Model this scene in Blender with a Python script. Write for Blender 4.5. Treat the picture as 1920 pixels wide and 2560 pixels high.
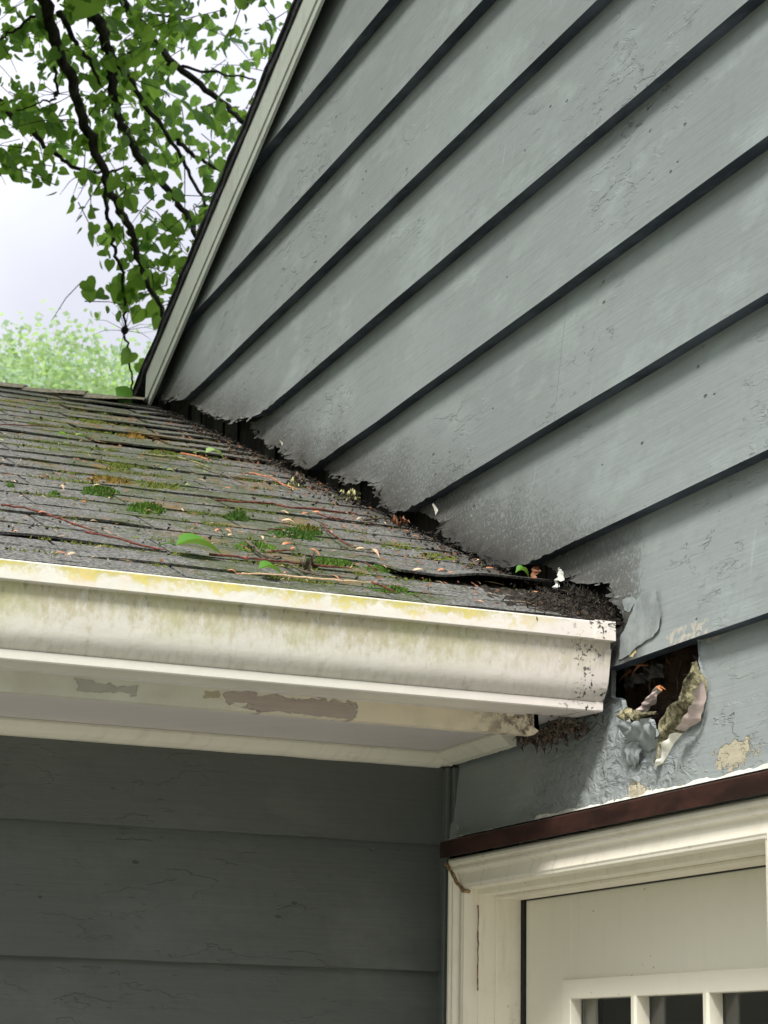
import bpy, math, random
from mathutils import Vector, Matrix, noise
from mathutils.geometry import delaunay_2d_cdt
S = bpy.context.scene
for o in list(bpy.data.objects): bpy.data.objects.remove(o)
R_ = random.Random(7)
# ---------------------------------------------------------------- camera
FPX = 5242.26; PIT, YAW, ROLL = math.radians(14.7327), math.radians(21.5358), math.radians(1.1951)
F = Vector((math.sin(YAW)*math.cos(PIT), math.cos(YAW)*math.cos(PIT), math.sin(PIT)))
R0 = Vector((math.cos(YAW), -math.sin(YAW), 0)); U0 = R0.cross(F)
RT = R0*math.cos(ROLL)+U0*math.sin(ROLL); UP = U0*math.cos(ROLL)-R0*math.sin(ROLL)
CAM = Vector((-1.17927, -2.69601, 0.0))
cd = bpy.data.cameras.new('camera'); cam = bpy.data.objects.new('camera', cd); S.collection.objects.link(cam)
cam.matrix_world = Matrix(((RT.x, UP.x, -F.x, CAM.x), (RT.y, UP.y, -F.y, CAM.y), (RT.z, UP.z, -F.z, CAM.z), (0, 0, 0, 1)))
cd.sensor_fit = 'VERTICAL'; cd.sensor_height = 36; cd.sensor_width = 27; cd.lens = FPX/2560*36
cd.clip_start = .05; cd.clip_end = 2000
S.camera = cam
cd.dof.use_dof = True; cd.dof.focus_distance = 2.75; cd.dof.aperture_fstop = 24
def ray(x, y): return F*FPX+RT*(x-960)-UP*(y-1280)
def onX(x, y, X=-.015): d = ray(x, y); return CAM+d*((X-CAM.x)/d.x)
def onY(x, y, Y): d = ray(x, y); return CAM+d*((Y-CAM.y)/d.y)
def far(x, y, D): d = ray(x, y); return CAM+d*(D/FPX)
SL, Z0 = .4137, .7208                      # the wing roof: z = Z0 + SL*y
RN = Vector((0, -SL, 1)).normalized()
def onRoof(x, y, off=0.):
    d = ray(x, y); t = (Z0+SL*CAM.y-CAM.z)/(d.z-SL*d.y); return CAM+d*t+RN*off
GZ = -1.75
# ---------------------------------------------------------------- world, sun
SUN = Vector((-.50, -.74, 1.0)).normalized()
W = bpy.data.worlds.new('World'); S.world = W; W.use_nodes = True
nt = W.node_tree; nt.nodes.clear(); L = nt.links.new
sky = nt.nodes.new('ShaderNodeTexSky'); sky.sky_type = 'NISHITA'; sky.sun_disc = False
sky.sun_elevation = math.asin(SUN.z); sky.sun_rotation = math.atan2(SUN.x, SUN.y); sky.dust_density = 4; sky.air_density = 1.5
hs = nt.nodes.new('ShaderNodeHueSaturation'); hs.inputs['Saturation'].default_value = .35; L(sky.outputs[0], hs.inputs['Color'])
tc = nt.nodes.new('ShaderNodeTexCoord'); nz = nt.nodes.new('ShaderNodeTexNoise'); nz.inputs['Scale'].default_value = 3.2; nz.inputs['Detail'].default_value = 5
L(tc.outputs['Generated'], nz.inputs['Vector'])
cr = nt.nodes.new('ShaderNodeValToRGB'); cr.color_ramp.elements[0].position = .38; cr.color_ramp.elements[1].position = .62
cr.color_ramp.elements[0].color = (.72, .73, .83, 1); cr.color_ramp.elements[1].color = (.96, .985, 1.04, 1); L(nz.outputs[0], cr.inputs[0])
sx = nt.nodes.new('ShaderNodeSeparateXYZ'); L(tc.outputs['Generated'], sx.inputs[0])
ov = nt.nodes.new('ShaderNodeMapRange'); L(sx.outputs[2], ov.inputs[0])          # overcast dome: brighter overhead
for i, v in enumerate((0., 1., 1.2, 17.)): ov.inputs[i+1].default_value = v
sc = nt.nodes.new('ShaderNodeVectorMath'); sc.operation = 'SCALE'; L(ov.outputs[0], sc.inputs[3]); L(cr.outputs[0], sc.inputs[0])
mx = nt.nodes.new('ShaderNodeMix'); mx.data_type = 'RGBA'; mx.inputs[0].default_value = .82
L(hs.outputs[0], mx.inputs[6]); L(sc.outputs[0], mx.inputs[7])
bg = nt.nodes.new('ShaderNodeBackground'); bg.inputs[1].default_value = .115; L(mx.outputs[2], bg.inputs[0])
wo = nt.nodes.new('ShaderNodeOutputWorld'); L(bg.outputs[0], wo.inputs[0])
sd = bpy.data.lights.new('sun', 'SUN'); sd.energy = 3.2; sd.angle = math.radians(13); sd.color = (1, .97, .92)
so = bpy.data.objects.new('sun', sd); S.collection.objects.link(so); so.rotation_euler = SUN.to_track_quat('Z', 'Y').to_euler(); so.location = (-8, -8, 10)
S.view_settings.view_transform = 'Standard'; S.view_settings.look = 'None'; S.view_settings.exposure = .63; S.view_settings.gamma = 1
S.render.engine = 'CYCLES'; S.cycles.max_bounces = 8
# ---------------------------------------------------------------- materials
class Mat:
    def __init__(s, name, rough=.6, spec=.5):
        s.m = bpy.data.materials.new(name); s.m.use_nodes = True; s.t = s.m.node_tree; s.t.nodes.clear()
        s.o = s.t.nodes.new('ShaderNodeOutputMaterial'); s.b = s.t.nodes.new('ShaderNodeBsdfPrincipled')
        s.t.links.new(s.b.outputs[0], s.o.inputs[0]); s.b.inputs['Roughness'].default_value = rough; s.b.inputs['Specular IOR Level'].default_value = spec
        c = s.t.nodes.new('ShaderNodeTexCoord'); s.P = c.outputs['Object']
        q = s.t.nodes.new('ShaderNodeSeparateXYZ'); s.link(s.P, q.inputs[0]); s.X, s.Y, s.Z = q.outputs
    def link(s, a, b):
        if isinstance(a, bpy.types.NodeSocket): s.t.links.new(a, b)
        elif isinstance(a, tuple) and len(a) == 3 and b.type == 'RGBA': b.default_value = (*a, 1)
        else: b.default_value = a
    def mth(s, op, a, b=0., c=0., clamp=False):
        n = s.t.nodes.new('ShaderNodeMath'); n.operation = op; n.use_clamp = clamp
        for i, v in enumerate((a, b, c)): s.link(v, n.inputs[i])
        return n.outputs[0]
    def add(s, a, b): return s.mth('ADD', a, b)
    def sub(s, a, b): return s.mth('SUBTRACT', a, b)
    def mul(s, a, b): return s.mth('MULTIPLY', a, b)
    def vec(s, x, y, z):
        n = s.t.nodes.new('ShaderNodeCombineXYZ')
        for i, v in enumerate((x, y, z)): s.link(v, n.inputs[i])
        return n.outputs[0]
    def scale(s, v, k):
        n = s.t.nodes.new('ShaderNodeVectorMath'); n.operation = 'MULTIPLY'; s.link(v, n.inputs[0]); n.inputs[1].default_value = k; return n.outputs[0]
    def noise(s, v, sc=5., det=3., rough=.5, dist=0.):
        n = s.t.nodes.new('ShaderNodeTexNoise'); s.link(v, n.inputs['Vector']); n.inputs['Scale'].default_value = sc
        n.inputs['Detail'].default_value = det; n.inputs['Roughness'].default_value = rough; n.inputs['Distortion'].default_value = dist; return n.outputs[0]
    def vor(s, v, sc=5., feat='F1', out=0):
        n = s.t.nodes.new('ShaderNodeTexVoronoi'); n.feature = feat; s.link(v, n.inputs['Vector']); n.inputs['Scale'].default_value = sc; return n.outputs[out]
    def rng(s, v, a, b, c=0., d=1.):
        n = s.t.nodes.new('ShaderNodeMapRange'); n.interpolation_type = 'SMOOTHSTEP'; s.link(v, n.inputs[0])
        for i, k in enumerate((a, b, c, d)): n.inputs[i+1].default_value = k
        return n.outputs[0]
    def mix(s, f, a, b, mode='MIX'):
        n = s.t.nodes.new('ShaderNodeMix'); n.data_type = 'RGBA'; n.blend_type = mode; s.link(f, n.inputs[0]); s.link(a, n.inputs[6]); s.link(b, n.inputs[7]); return n.outputs[2]
    def box(s, u, v, u0, u1, v0, v1, jit, soft=.003):
        """1 inside the rectangle (edges ragged by jit, a noise socket scaled in metres)"""
        cu, cv, hu, hv = (u0+u1)/2, (v0+v1)/2, (u1-u0)/2, (v1-v0)/2
        a = s.sub(s.mth('ABSOLUTE', s.sub(u, cu)), hu); b = s.sub(s.mth('ABSOLUTE', s.sub(v, cv)), hv)
        return s.rng(s.add(s.mth('MAXIMUM', a, b), jit), 0., soft, 1., 0.)
    def spot(s, u, v, cu, cv, ru, rv, jit):
        a = s.mth('POWER', s.mul(s.sub(u, cu), 1/ru), 2.); b = s.mth('POWER', s.mul(s.sub(v, cv), 1/rv), 2.)
        return s.rng(s.add(s.mth('SQRT', s.add(a, b)), jit), .9, 1.05, 1., 0.)
    def color(s, c): s.link(c, s.b.inputs['Base Color']); return s
    def bump(s, h, dist=.001, strength=1.):
        n = s.t.nodes.new('ShaderNodeBump'); n.inputs['Distance'].default_value = dist; n.inputs['Strength'].default_value = strength
        s.link(h, n.inputs['Height']); s.link(n.outputs[0], s.b.inputs['Normal']); return s
    def rough(s, r): s.link(r, s.b.inputs['Roughness']); return s

def paint_mat(name, base, wall_a):
    m = Mat(name, .42, .34)
    u = m.add(m.X, m.Y); v = m.Z
    P = m.vec(u, v, 0.)
    bro = m.noise(P, 1.3, 3.)
    worn = m.rng(m.noise(P, 2.1, 4., .6), .48, .64)                       # where the paint is failing
    wob = m.noise(P, 24., 3.)
    def lines(su, sv, off, w, dist):
        n_ = m.noise(m.vec(m.mul(u, su), m.mul(v, sv), off), 1., 4., .62, dist); return m.rng(m.mth('ABSOLUTE', m.sub(n_, .5)), 0., w, 1., 0.)
    gate = m.rng(m.noise(m.vec(m.mul(u, 8.), m.mul(v, 20.), 7.), 1., 2.), .55, .63)
    crk = m.mul(m.mul(lines(6., 26., 0., .011, .8), worn), gate)
    crk2 = m.mul(m.mul(lines(17., 80., 3., .014, .6), m.rng(m.noise(P, 3., 3.), .55, .66)), m.rng(m.noise(P, 31., 2.), .52, .6))
    scr = m.mul(m.rng(m.noise(m.vec(m.mul(u, 90.), m.mul(v, 5.), 2.), 1., 2.), .68, .72), m.rng(m.noise(P, 8.), .56, .64))
    lay = m.rng(m.noise(m.vec(m.mul(u, 7.), m.mul(v, 21.), 1.), 1., 5., .6), .545, .56)     # old layers under the top coat
    grain = m.noise(m.vec(m.mul(u, 9.), m.mul(v, 260.), 0.), 1., 3., .6)
    fine = m.noise(P, 420., 2.)
    blot = m.noise(P, 55., 3.)
    chips = m.mul(m.rng(m.vor(m.vec(m.mul(u, 34.), m.mul(v, 60.), 0.), 1.), .10, .16, 1., 0.), m.rng(m.noise(P, 9., 2.), .60, .66))
    col = m.mix(m.rng(bro, .3, .7), tuple(c*.93 for c in base), tuple(c*1.08 for c in base))
    col = m.mix(m.mul(m.rng(m.noise(m.vec(m.mul(u, 5.), m.mul(v, 9.), 4.), 1., 4., .65), .48, .68), .5), col, (base[0]*1.35, base[1]*1.40, base[2]*1.38))
    col = m.mix(m.mul(m.rng(blot, .5, .75), .22), col, tuple(c*.7 for c in base))
    col = m.mix(m.mul(scr, .3 if wall_a else 0.), col, (.45, .47, .47)); brs = m.noise(m.vec(m.mul(u, 5.), m.mul(v, 120.), 6.), 1., 4., .6); col = m.mix(m.mul(m.rng(brs, .45, .7), .22), col, tuple(c*.72 for c in base)); drp = m.mul(m.rng(m.noise(m.vec(m.mul(u, 38.), m.mul(v, 2.2), 9.), 1., 3., .6), .58, .72), m.rng(m.noise(P, 4.), .48, .6)); col = m.mix(m.mul(drp, .24 if wall_a else 0.), col, (.40, .43, .42))
    col = m.mix(m.mul(crk, .45 if wall_a else .03), col, (.05, .052, .052)); col = m.mix(m.mul(crk2, .35 if wall_a else .05), col, (.07, .07, .07))
    col = m.mix(m.mul(chips, .8), col, (.07, .07, .065))
    h = m.add(m.mul(grain, .24), m.mul(fine, .05)); h = m.add(h, m.mul(blot, .25)); h = m.add(h, m.mul(m.mul(lay, worn), .6))
    h = m.sub(h, m.mul(crk, 1. if wall_a else .15)); h = m.sub(h, m.mul(crk2, .5 if wall_a else 0.)); h = m.sub(h, m.mul(chips, .7))
    rgh = m.rng(m.noise(P, 6., 3.), .3, .7, .36, .54)
    if wall_a:
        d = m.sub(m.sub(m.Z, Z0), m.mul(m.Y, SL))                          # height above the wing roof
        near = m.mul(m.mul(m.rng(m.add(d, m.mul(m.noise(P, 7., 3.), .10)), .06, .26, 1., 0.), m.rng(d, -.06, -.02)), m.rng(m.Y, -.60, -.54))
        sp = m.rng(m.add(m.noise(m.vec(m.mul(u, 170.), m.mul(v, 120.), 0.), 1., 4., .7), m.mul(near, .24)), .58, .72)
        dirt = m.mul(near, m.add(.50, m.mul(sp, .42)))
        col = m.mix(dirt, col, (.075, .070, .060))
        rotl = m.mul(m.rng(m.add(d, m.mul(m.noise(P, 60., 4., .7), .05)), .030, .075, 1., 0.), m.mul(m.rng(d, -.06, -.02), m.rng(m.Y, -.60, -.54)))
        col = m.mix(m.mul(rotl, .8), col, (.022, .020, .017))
        h = m.add(h, m.mul(m.mul(sp, near), .35))
        rgh = m.add(rgh, m.mul(near, .42))
        jit = m.mul(m.sub(m.noise(P, 55., 5., .7), .5), 3.4)
        bare = m.spot(m.Y, m.Z, -.775, .325, .040, .015, jit)
        bare = m.mth('MAXIMUM', bare, m.spot(m.Y, m.Z, -.565, .307, .022, .013, jit))
        bare = m.mth('MAXIMUM', bare, m.spot(m.Y, m.Z, -.62, .300, .05, .005, jit))
        col = m.mix(bare, col, m.mix(m.noise(P, 120., 2.), (.36, .33, .24), (.52, .46, .34)))
        y9 = m.spot(m.Y, m.Z, -.553, .478, .018, .011, jit)
        col = m.mix(m.mul(y9, m.rng(m.noise(P, 150., 2.), .3, .5)), col, (.55, .47, .24))
        w9 = m.mul(m.box(m.Y, m.Z, -.73, -.64, .462, .478, m.mul(jit, .006)), m.rng(m.noise(P, 90., 3.), .45, .55))
        col = m.mix(w9, col, (.45, .42, .36)); h = m.sub(h, m.mul(m.mth('MAXIMUM', bare, y9), .9))
        yj = onX(1406, 900, -.008).y                                       # a board joint
        jn = m.mul(m.rng(m.mth('ABSOLUTE', m.sub(m.Y, yj)), .0004, .0012, 1., 0.), m.mul(m.rng(m.Z, .812, .813), m.rng(m.Z, .99, .989)))
        col = m.mix(m.mul(jn, .22), col, (.07, .07, .065)); h = m.sub(h, m.mul(jn, .3))
        col = m.mix(m.mul(m.mul(m.rng(m.Y, yj-.001, yj+.001), m.mul(m.rng(m.Z, .812, .813), m.rng(m.Z, .99, .989))), .05), col, (.10, .105, .10))
        # wrinkled, blistered paint under the roof end
        wr = m.mul(m.rng(m.Y, -.20, -.33), m.rng(m.Y, -.75, -.62)); wr = m.mul(wr, m.rng(m.Z, .47, .43))
        blis = m.noise(m.vec(m.mul(m.Y, 38.), m.mul(m.Z, 52.), 0.), 1., 3., .55, 1.4)
        h = m.add(h, m.mul(m.mul(blis, wr), 3.2))
    m.color(col).bump(h, .0019).rough(rgh)
    return m.m
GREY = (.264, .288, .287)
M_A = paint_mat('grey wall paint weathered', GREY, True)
M_B_SHADED = paint_mat('shade-darkened grey wall paint', (.110, .118, .110), False)  # same paint as the gable, darkened to carry the shade under the eave

def trim_mat(name, base, dirt=(.30, .24, .15), amt=.5):
    m = Mat(name, .5)
    u = m.add(m.X, m.Y); P = m.P
    d = m.rng(m.noise(P, 14., 5., .65), .50, .72)
    st = m.rng(m.noise(m.vec(m.mul(u, 60.), m.mul(m.Z, 9.), 0.), 1., 4., .6), .5, .8)
    col = m.mix(m.mul(d, amt), base, tuple(b*.75+dd*.25 for b, dd in zip(base, dirt))); col = m.mix(m.mul(st, amt*.6), col, dirt)
    sp = m.mul(m.rng(m.vor(P, 60.), .05, .09, 1., 0.), m.rng(m.noise(P, 7.), .55, .62)); col = m.mix(m.mul(sp, .8), col, (.08, .06, .04))
    crk = m.mul(m.mul(m.rng(m.mth('ABSOLUTE', m.sub(m.noise(m.vec(m.mul(u, 9.), m.mul(m.Z, 9.), 2.), 1., 4., .6), .5)), 0., .006, 1., 0.), m.rng(m.noise(P, 9.), .58, .66)), min(1., amt*1.5) if amt > .2 else 0.)
    col = m.mix(m.mul(crk, .4), col, dirt)
    h = m.add(m.mul(m.noise(m.vec(m.mul(u, 8.), m.mul(m.Z, 8.), 0.), 12., 3.), .5), m.mul(m.noise(P, 260., 2.), .1)); h = m.sub(h, crk)
    m.color(col).bump(h, .0006); return m.m
M_TRIM = trim_mat('cream trim paint', (.74, .71, .60), amt=.35)
M_JAMB = trim_mat('door frame paint', (.84, .79, .66), (.38, .26, .13), .45)
M_DOOR = trim_mat('door paint', (.84, .80, .66), (.5, .47, .35), .15)
M_RAKE = trim_mat('rake board paint', (.50, .53, .48), (.16, .14, .11), .55)
M_SOF = trim_mat('soffit paint', (.66, .62, .60), (.30, .28, .24), .3)
def fascia_mat():
    m = Mat('peeling fascia paint', .55); P = m.P
    n1 = m.mul(m.sub(m.noise(m.vec(m.mul(m.X, 26.), m.mul(m.Z, 70.), 0.), 1., 6., .7), .5), 2.2)
    col = m.mix(m.rng(m.X, -.6, -.25), (.62, .61, .52), (.76, .66, .50))
    col = m.mix(m.mul(m.rng(m.noise(P, 20., 5.), .45, .7), .35), col, (.42, .38, .28))
    raw = m.mix(m.noise(m.vec(m.mul(m.X, 20.), m.mul(m.Z, 200.), 0.), 1., 4.), (.32, .26, .225), (.50, .42, .37))
    b1 = m.box(m.X, m.Z, -.475, -.315, .3915, .4065, m.mul(n1, .016), .0008); b2 = m.box(m.X, m.Z, -.435, -.32, .3885, .400, m.mul(n1, .012), .0008)
    bb = m.mth('MAXIMUM', b1, b2); col = m.mix(bb, col, raw)
    b3 = m.box(m.X, m.Z, -.645, -.58, .3935, .4025, m.mul(n1, .018), .001); col = m.mix(m.mul(b3, .8), col, (.36, .35, .30))
    b4 = m.box(m.X, m.Z, -.500, -.482, .398, .406, m.mul(n1, .012), .001); col = m.mix(b4, col, (.42, .36, .24))
    rot = m.mul(m.rng(m.X, -.19, -.09), m.rng(m.noise(P, 60., 4., .7), .42, .6)); col = m.mix(rot, col, (.10, .07, .05))
    sp = m.mul(m.rng(m.vor(P, 45.), .05, .08, 1., 0.), m.rng(m.noise(P, 6.), .5, .6)); col = m.mix(m.mul(sp, .85), col, (.06, .05, .04))
    h = m.sub(m.mul(m.noise(P, 90., 3.), .3), m.mul(m.add(bb, m.mul(b3, .5)), 1.)); m.color(col).bump(h, .0012); return m.m
M_FAS = fascia_mat()
def gutter_mat():
    m = Mat('stained white gutter enamel', .38); P = m.P
    base = m.mix(m.rng(m.X, -.45, -.05), (.62, .60, .53), (.68, .63, .58))
    st = m.noise(m.vec(m.mul(m.X, 130.), m.mul(m.Z, 70.), 0.), 1., 5., .66)
    big = m.noise(m.vec(m.mul(m.X, 6.), m.mul(m.Z, 9.), 0.), 1., 3.)
    top = m.rng(m.Z, .425, .487)                                  # grime collects below the lip
    face = m.mul(m.rng(m.Z, .489, .487), m.rng(m.Z, .419, .4205))
    left = m.rng(m.X, -.08, -.30)
    st = m.add(m.mul(st, .62), m.mul(m.noise(m.vec(m.mul(m.X, 60.), m.mul(m.Z, 7.), 1.), 1., 4., .6), .38))
    g = m.rng(m.add(m.add(m.mul(st, .95), m.mul(top, .26)), m.mul(big, .22)), .62, .86)
    col = m.mix(m.mul(m.mul(g, face), m.add(.45, m.mul(left, .30))), base, (.40, .355, .20))
    green = m.mul(m.mul(m.rng(m.noise(P, 11., 3.), .48, .62), top), m.mul(face, left)); col = m.mix(m.mul(green, .55), col, (.42, .43, .20))
    blk = m.mul(m.rng(m.noise(m.vec(m.mul(m.X, 140.), m.mul(m.Z, 60.), 2.), 1., 4., .7), .50, .70), m.mul(m.rng(m.Z, .462, .487), face)); col = m.mix(m.mul(blk, .65), col, (.14, .14, .10))
    dk = m.mul(m.rng(m.Z, .436, .430), m.rng(m.Z, .419, .4205)); col = m.mix(m.mul(dk, m.add(.05, m.mul(m.rng(st, .42, .68), .38))), col, (.34, .31, .24))
    # lip: yellow-green algae along its top edge
    lip = m.rng(m.Z, .4885, .4895); n2 = m.noise(m.vec(m.mul(m.X, 26.), m.mul(m.Z, 30.), 5.), 1., 4., .6)
    n2 = m.add(m.mul(n2, .7), m.mul(m.noise(m.vec(m.mul(m.X, 160.), m.mul(m.Z, 160.), 5.), 1., 3., .7), .3)); algae = m.mul(m.rng(m.add(n2, m.mul(m.sub(m.Z, .500), 12.)), .44, .60), m.rng(m.Z, .5093, .5075))
    algae = m.mul(m.mul(algae, lip), m.rng(m.X, -.06, -.22, .05, 1.)); col = m.mix(m.mul(algae, .9), col, m.mix(m.rng(n2, .4, .65), (.34, .32, .04), (.60, .50, .12)))
    l2 = m.mul(lip, m.rng(m.noise(P, 50., 3.), .5, .7)); col = m.mix(m.mul(l2, .3), col, (.62, .46, .28))
    # black pitting by the end cap
    pit = m.mul(m.rng(m.noise(m.vec(m.mul(m.X, 190.), m.mul(m.Z, 190.), 0.), 1., 3., .6), .56, .60), m.rng(m.X, -.11, -.045)); pit = m.mul(pit, m.rng(m.noise(P, 45.), .44, .52))
    col = m.mix(m.mul(pit, .95), col, (.02, .018, .016))
    bl = m.mul(m.rng(m.Z, .4195, .4188), m.rng(st, .6, .8)); col = m.mix(m.mul(bl, .35), col, (.50, .48, .30))
    m.color(col).bump(m.add(m.add(m.noise(P, 60., 3.), m.mul(m.noise(m.vec(m.mul(m.X, 5.), m.mul(m.Z, 12.), 0.), 1., 3.), 3.)), m.mul(pit, -1.)), .0008); m.rough(m.rng(g, 0., 1., .35, .6)); return m.m
M_GUT = gutter_mat()
def shingle_mat():
    m = Mat('asphalt shingle granules', .85, .3); P = m.P
    g = m.noise(P, 230., 4., .75); g2 = m.noise(P, 70., 3.); big = m.noise(P, 4., 4.)
    col = m.mix(m.rng(g, .36, .66), (.030, .030, .028), (.31, .305, .285)); col = m.mix(m.mul(m.rng(g2, .42, .62), .4), col, (.085, .083, .074))
    isl = m.t.nodes.new('ShaderNodeNewGeometry'); rnd = isl.outputs['Random Per Island']
    col = m.mix(m.mul(rnd, .4), col, m.mix(m.rng(g, .4, .65), (.06, .06, .06), (.20, .20, .19)))
    # moss: a band up the middle of the slope
    band = m.rng(m.mth('ABSOLUTE', m.add(m.X, m.add(.36, m.mul(m.Y, -.06)))), .05, .38, 1., 0.)
    ms = m.rng(m.add(m.add(m.mul(m.noise(P, 16., 5., .65), .8), m.mul(band, .22)), m.mul(m.noise(P, 90., 2.), .20)), .60, .76)
    mc = m.mix(m.noise(P, 140., 2.), (.030, .050, .014), (.095, .11, .035))
    mc = m.mix(m.mul(m.rng(m.noise(P, 9., 3.), .56, .64), .8), mc, (.20, .12, .03))
    col = m.mix(m.mul(ms, m.rng(m.noise(P, 120., 3., .7), .35, .6, .35, .9)), col, mc)
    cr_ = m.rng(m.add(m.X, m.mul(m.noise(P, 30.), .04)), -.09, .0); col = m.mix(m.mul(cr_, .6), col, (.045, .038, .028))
    m.color(col).bump(m.add(m.mul(g, .7), m.mul(ms, m.noise(P, 160., 3.))), .003); return m.m
M_SH = shingle_mat()
def rough_mat(name, a, b, sc=60., bd=.002, rough=.8, stretch=(1, 1, 1)):
    m = Mat(name, rough, .3); v = m.scale(m.P, stretch); n = m.noise(v, sc, 4., .65)
    m.color(m.mix(m.rng(n, .35, .68), a, b)).bump(n, bd); return m.m
M_RIDGE = rough_mat('ridge cap granules', (.10, .095, .06), (.36, .32, .24), 120., .002)
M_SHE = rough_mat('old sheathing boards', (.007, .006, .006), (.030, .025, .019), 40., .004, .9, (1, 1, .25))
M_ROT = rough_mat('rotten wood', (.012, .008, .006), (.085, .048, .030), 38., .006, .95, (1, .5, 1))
M_FLAS = rough_mat('grimy step flashing', (.008, .008, .008), (.040, .036, .028), 50., .001, .6)
M_DRIP = rough_mat('red brown drip cap paint', (.022, .010, .008), (.062, .026, .019), 30., .0006, .45, (1, .3, 1))
M_CAULK = rough_mat('white caulk', (.55, .55, .46), (.82, .82, .76), 80., .003, .6)
M_EDGE = rough_mat('dark roof edge', (.014, .015, .018), (.045, .046, .05), 90., .003, .9)
M_DARK = rough_mat('black weatherstrip', (.010, .009, .009), (.022, .020, .02), 50., .0003, .6)
M_INT = rough_mat('dim interior wall', (.74, .72, .68), (.8, .78, .74), 5., .0003, .9)
M_CURT = rough_mat('interior curtain cloth', (.30, .29, .25), (.40, .38, .33), 12., .001, .9)
M_DEB = rough_mat('roof soil and grit', (.007, .006, .005), (.055, .045, .033), 150., .004, .95)
M_NEST = rough_mat('fibrous grime', (.03, .025, .02), (.20, .14, .10), 120., .004, .95)
M_TWIG = rough_mat('red brown dry stalk', (.060, .018, .013), (.21, .065, .042), 130., .001, .6)
M_TWG2 = rough_mat('grey brown dry twig', (.05, .04, .03), (.17, .14, .10), 130., .001, .8)
M_TWG3 = rough_mat('mossy green stem', (.10, .11, .04), (.30, .29, .14), 130., .001, .8)
M_CREAM = rough_mat('dry cream seed scale', (.45, .28, .16), (.72, .55, .36), 200., .001, .7)
M_BRACT = rough_mat('dry orange bud scale', (.36, .12, .05), (.62, .30, .17), 160., .001, .6)
M_YEL = rough_mat('withered yellow green catkin', (.28, .28, .12), (.52, .50, .26), 160., .001, .8)
M_BROWN = rough_mat('dead brown leaf', (.13, .05, .025), (.28, .12, .06), 90., .001, .6)
M_LAWN = rough_mat('lawn', (.04, .065, .02), (.08, .11, .035), 14., .02, .95)
M_PAV = rough_mat('concrete step', (.30, .29, .265), (.40, .385, .35), 30., .002, .9)
M_BACK = rough_mat('bare aged paint back', (.055, .048, .024), (.34, .31, .18), 110., .005, .7)
M_PINK = rough_mat('stained paint back', (.42, .33, .30), (.55, .46, .42), 50., .001, .7)
M_WHITE = rough_mat('white paint and light-caught edge', (.70, .68, .56), (.86, .84, .74), 90., .001, .6)
M_ORANGE = rough_mat('fresh split wood', (.40, .14, .05), (.75, .36, .14), 150., .001, .7)
M_GREY = rough_mat('grey paint flake', tuple(c*.85 for c in GREY), tuple(c*1.2 for c in GREY), 40., .001, .38)
def leaf_mat(name, a, b, c, trans=.5, rough=.45):
    m = Mat(name, rough, .4); g = m.t.nodes.new('ShaderNodeNewGeometry')
    col = m.mix(g.outputs['Random Per Island'], a, b); col = m.mix(m.rng(m.noise(m.P, 2.5, 2.), .45, .65), col, c)
    m.color(col); tr = m.t.nodes.new('ShaderNodeBsdfTranslucent'); m.link(m.mix(.6, col, (.36, .56, .08), 'MIX'), tr.inputs[0])
    ms = m.t.nodes.new('ShaderNodeMixShader'); ms.inputs[0].default_value = trans
    m.t.links.new(m.b.outputs[0], ms.inputs[1]); m.t.links.new(tr.outputs[0], ms.inputs[2]); m.t.links.new(ms.outputs[0], m.o.inputs[0]); return m.m
M_LEAF = leaf_mat('tree leaf', (.055, .16, .035), (.28, .48, .07), (.10, .25, .08), .68)
M_LEAF2 = leaf_mat('glare-paled far leaf', (.30, .44, .30), (.50, .60, .34), (.44, .56, .46), .6)  # leaf colour raised to stand in for glare over the far trees
M_FALL = leaf_mat('fallen green leaf', (.05, .17, .015), (.10, .26, .03), (.15, .30, .03), .25)
M_FALP = leaf_mat('fallen pale leaf', (.30, .46, .14), (.36, .50, .20), (.30, .42, .16), .3)
M_MOSS = leaf_mat('moss tufts', (.035, .10, .012), (.14, .24, .025), (.06, .13, .02), .25, .9)
M_MOSO = leaf_mat('orange moss tufts', (.20, .12, .02), (.30, .17, .03), (.12, .14, .02), .2, .9)
M_MOSY = leaf_mat('yellow moss tufts', (.12, .15, .02), (.20, .23, .04), (.09, .13, .02), .2, .9)
M_BARK = rough_mat('tree bark', (.018, .015, .014), (.075, .062, .052), 45., .006, .9, (1, 1, .4))
gm = Mat('window glass', .02); gm.b.inputs['Transmission Weight'].default_value = 1.; gm.b.inputs['IOR'].default_value = 1.35; gm.color((.86, .88, .86)); M_GLASS = gm.m
M_BUTT = rough_mat('mildewed shade-tinted board edge', (.026, .036, .050), (.080, .100, .125), 22., .003, .7, (1, .35, 1))

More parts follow.
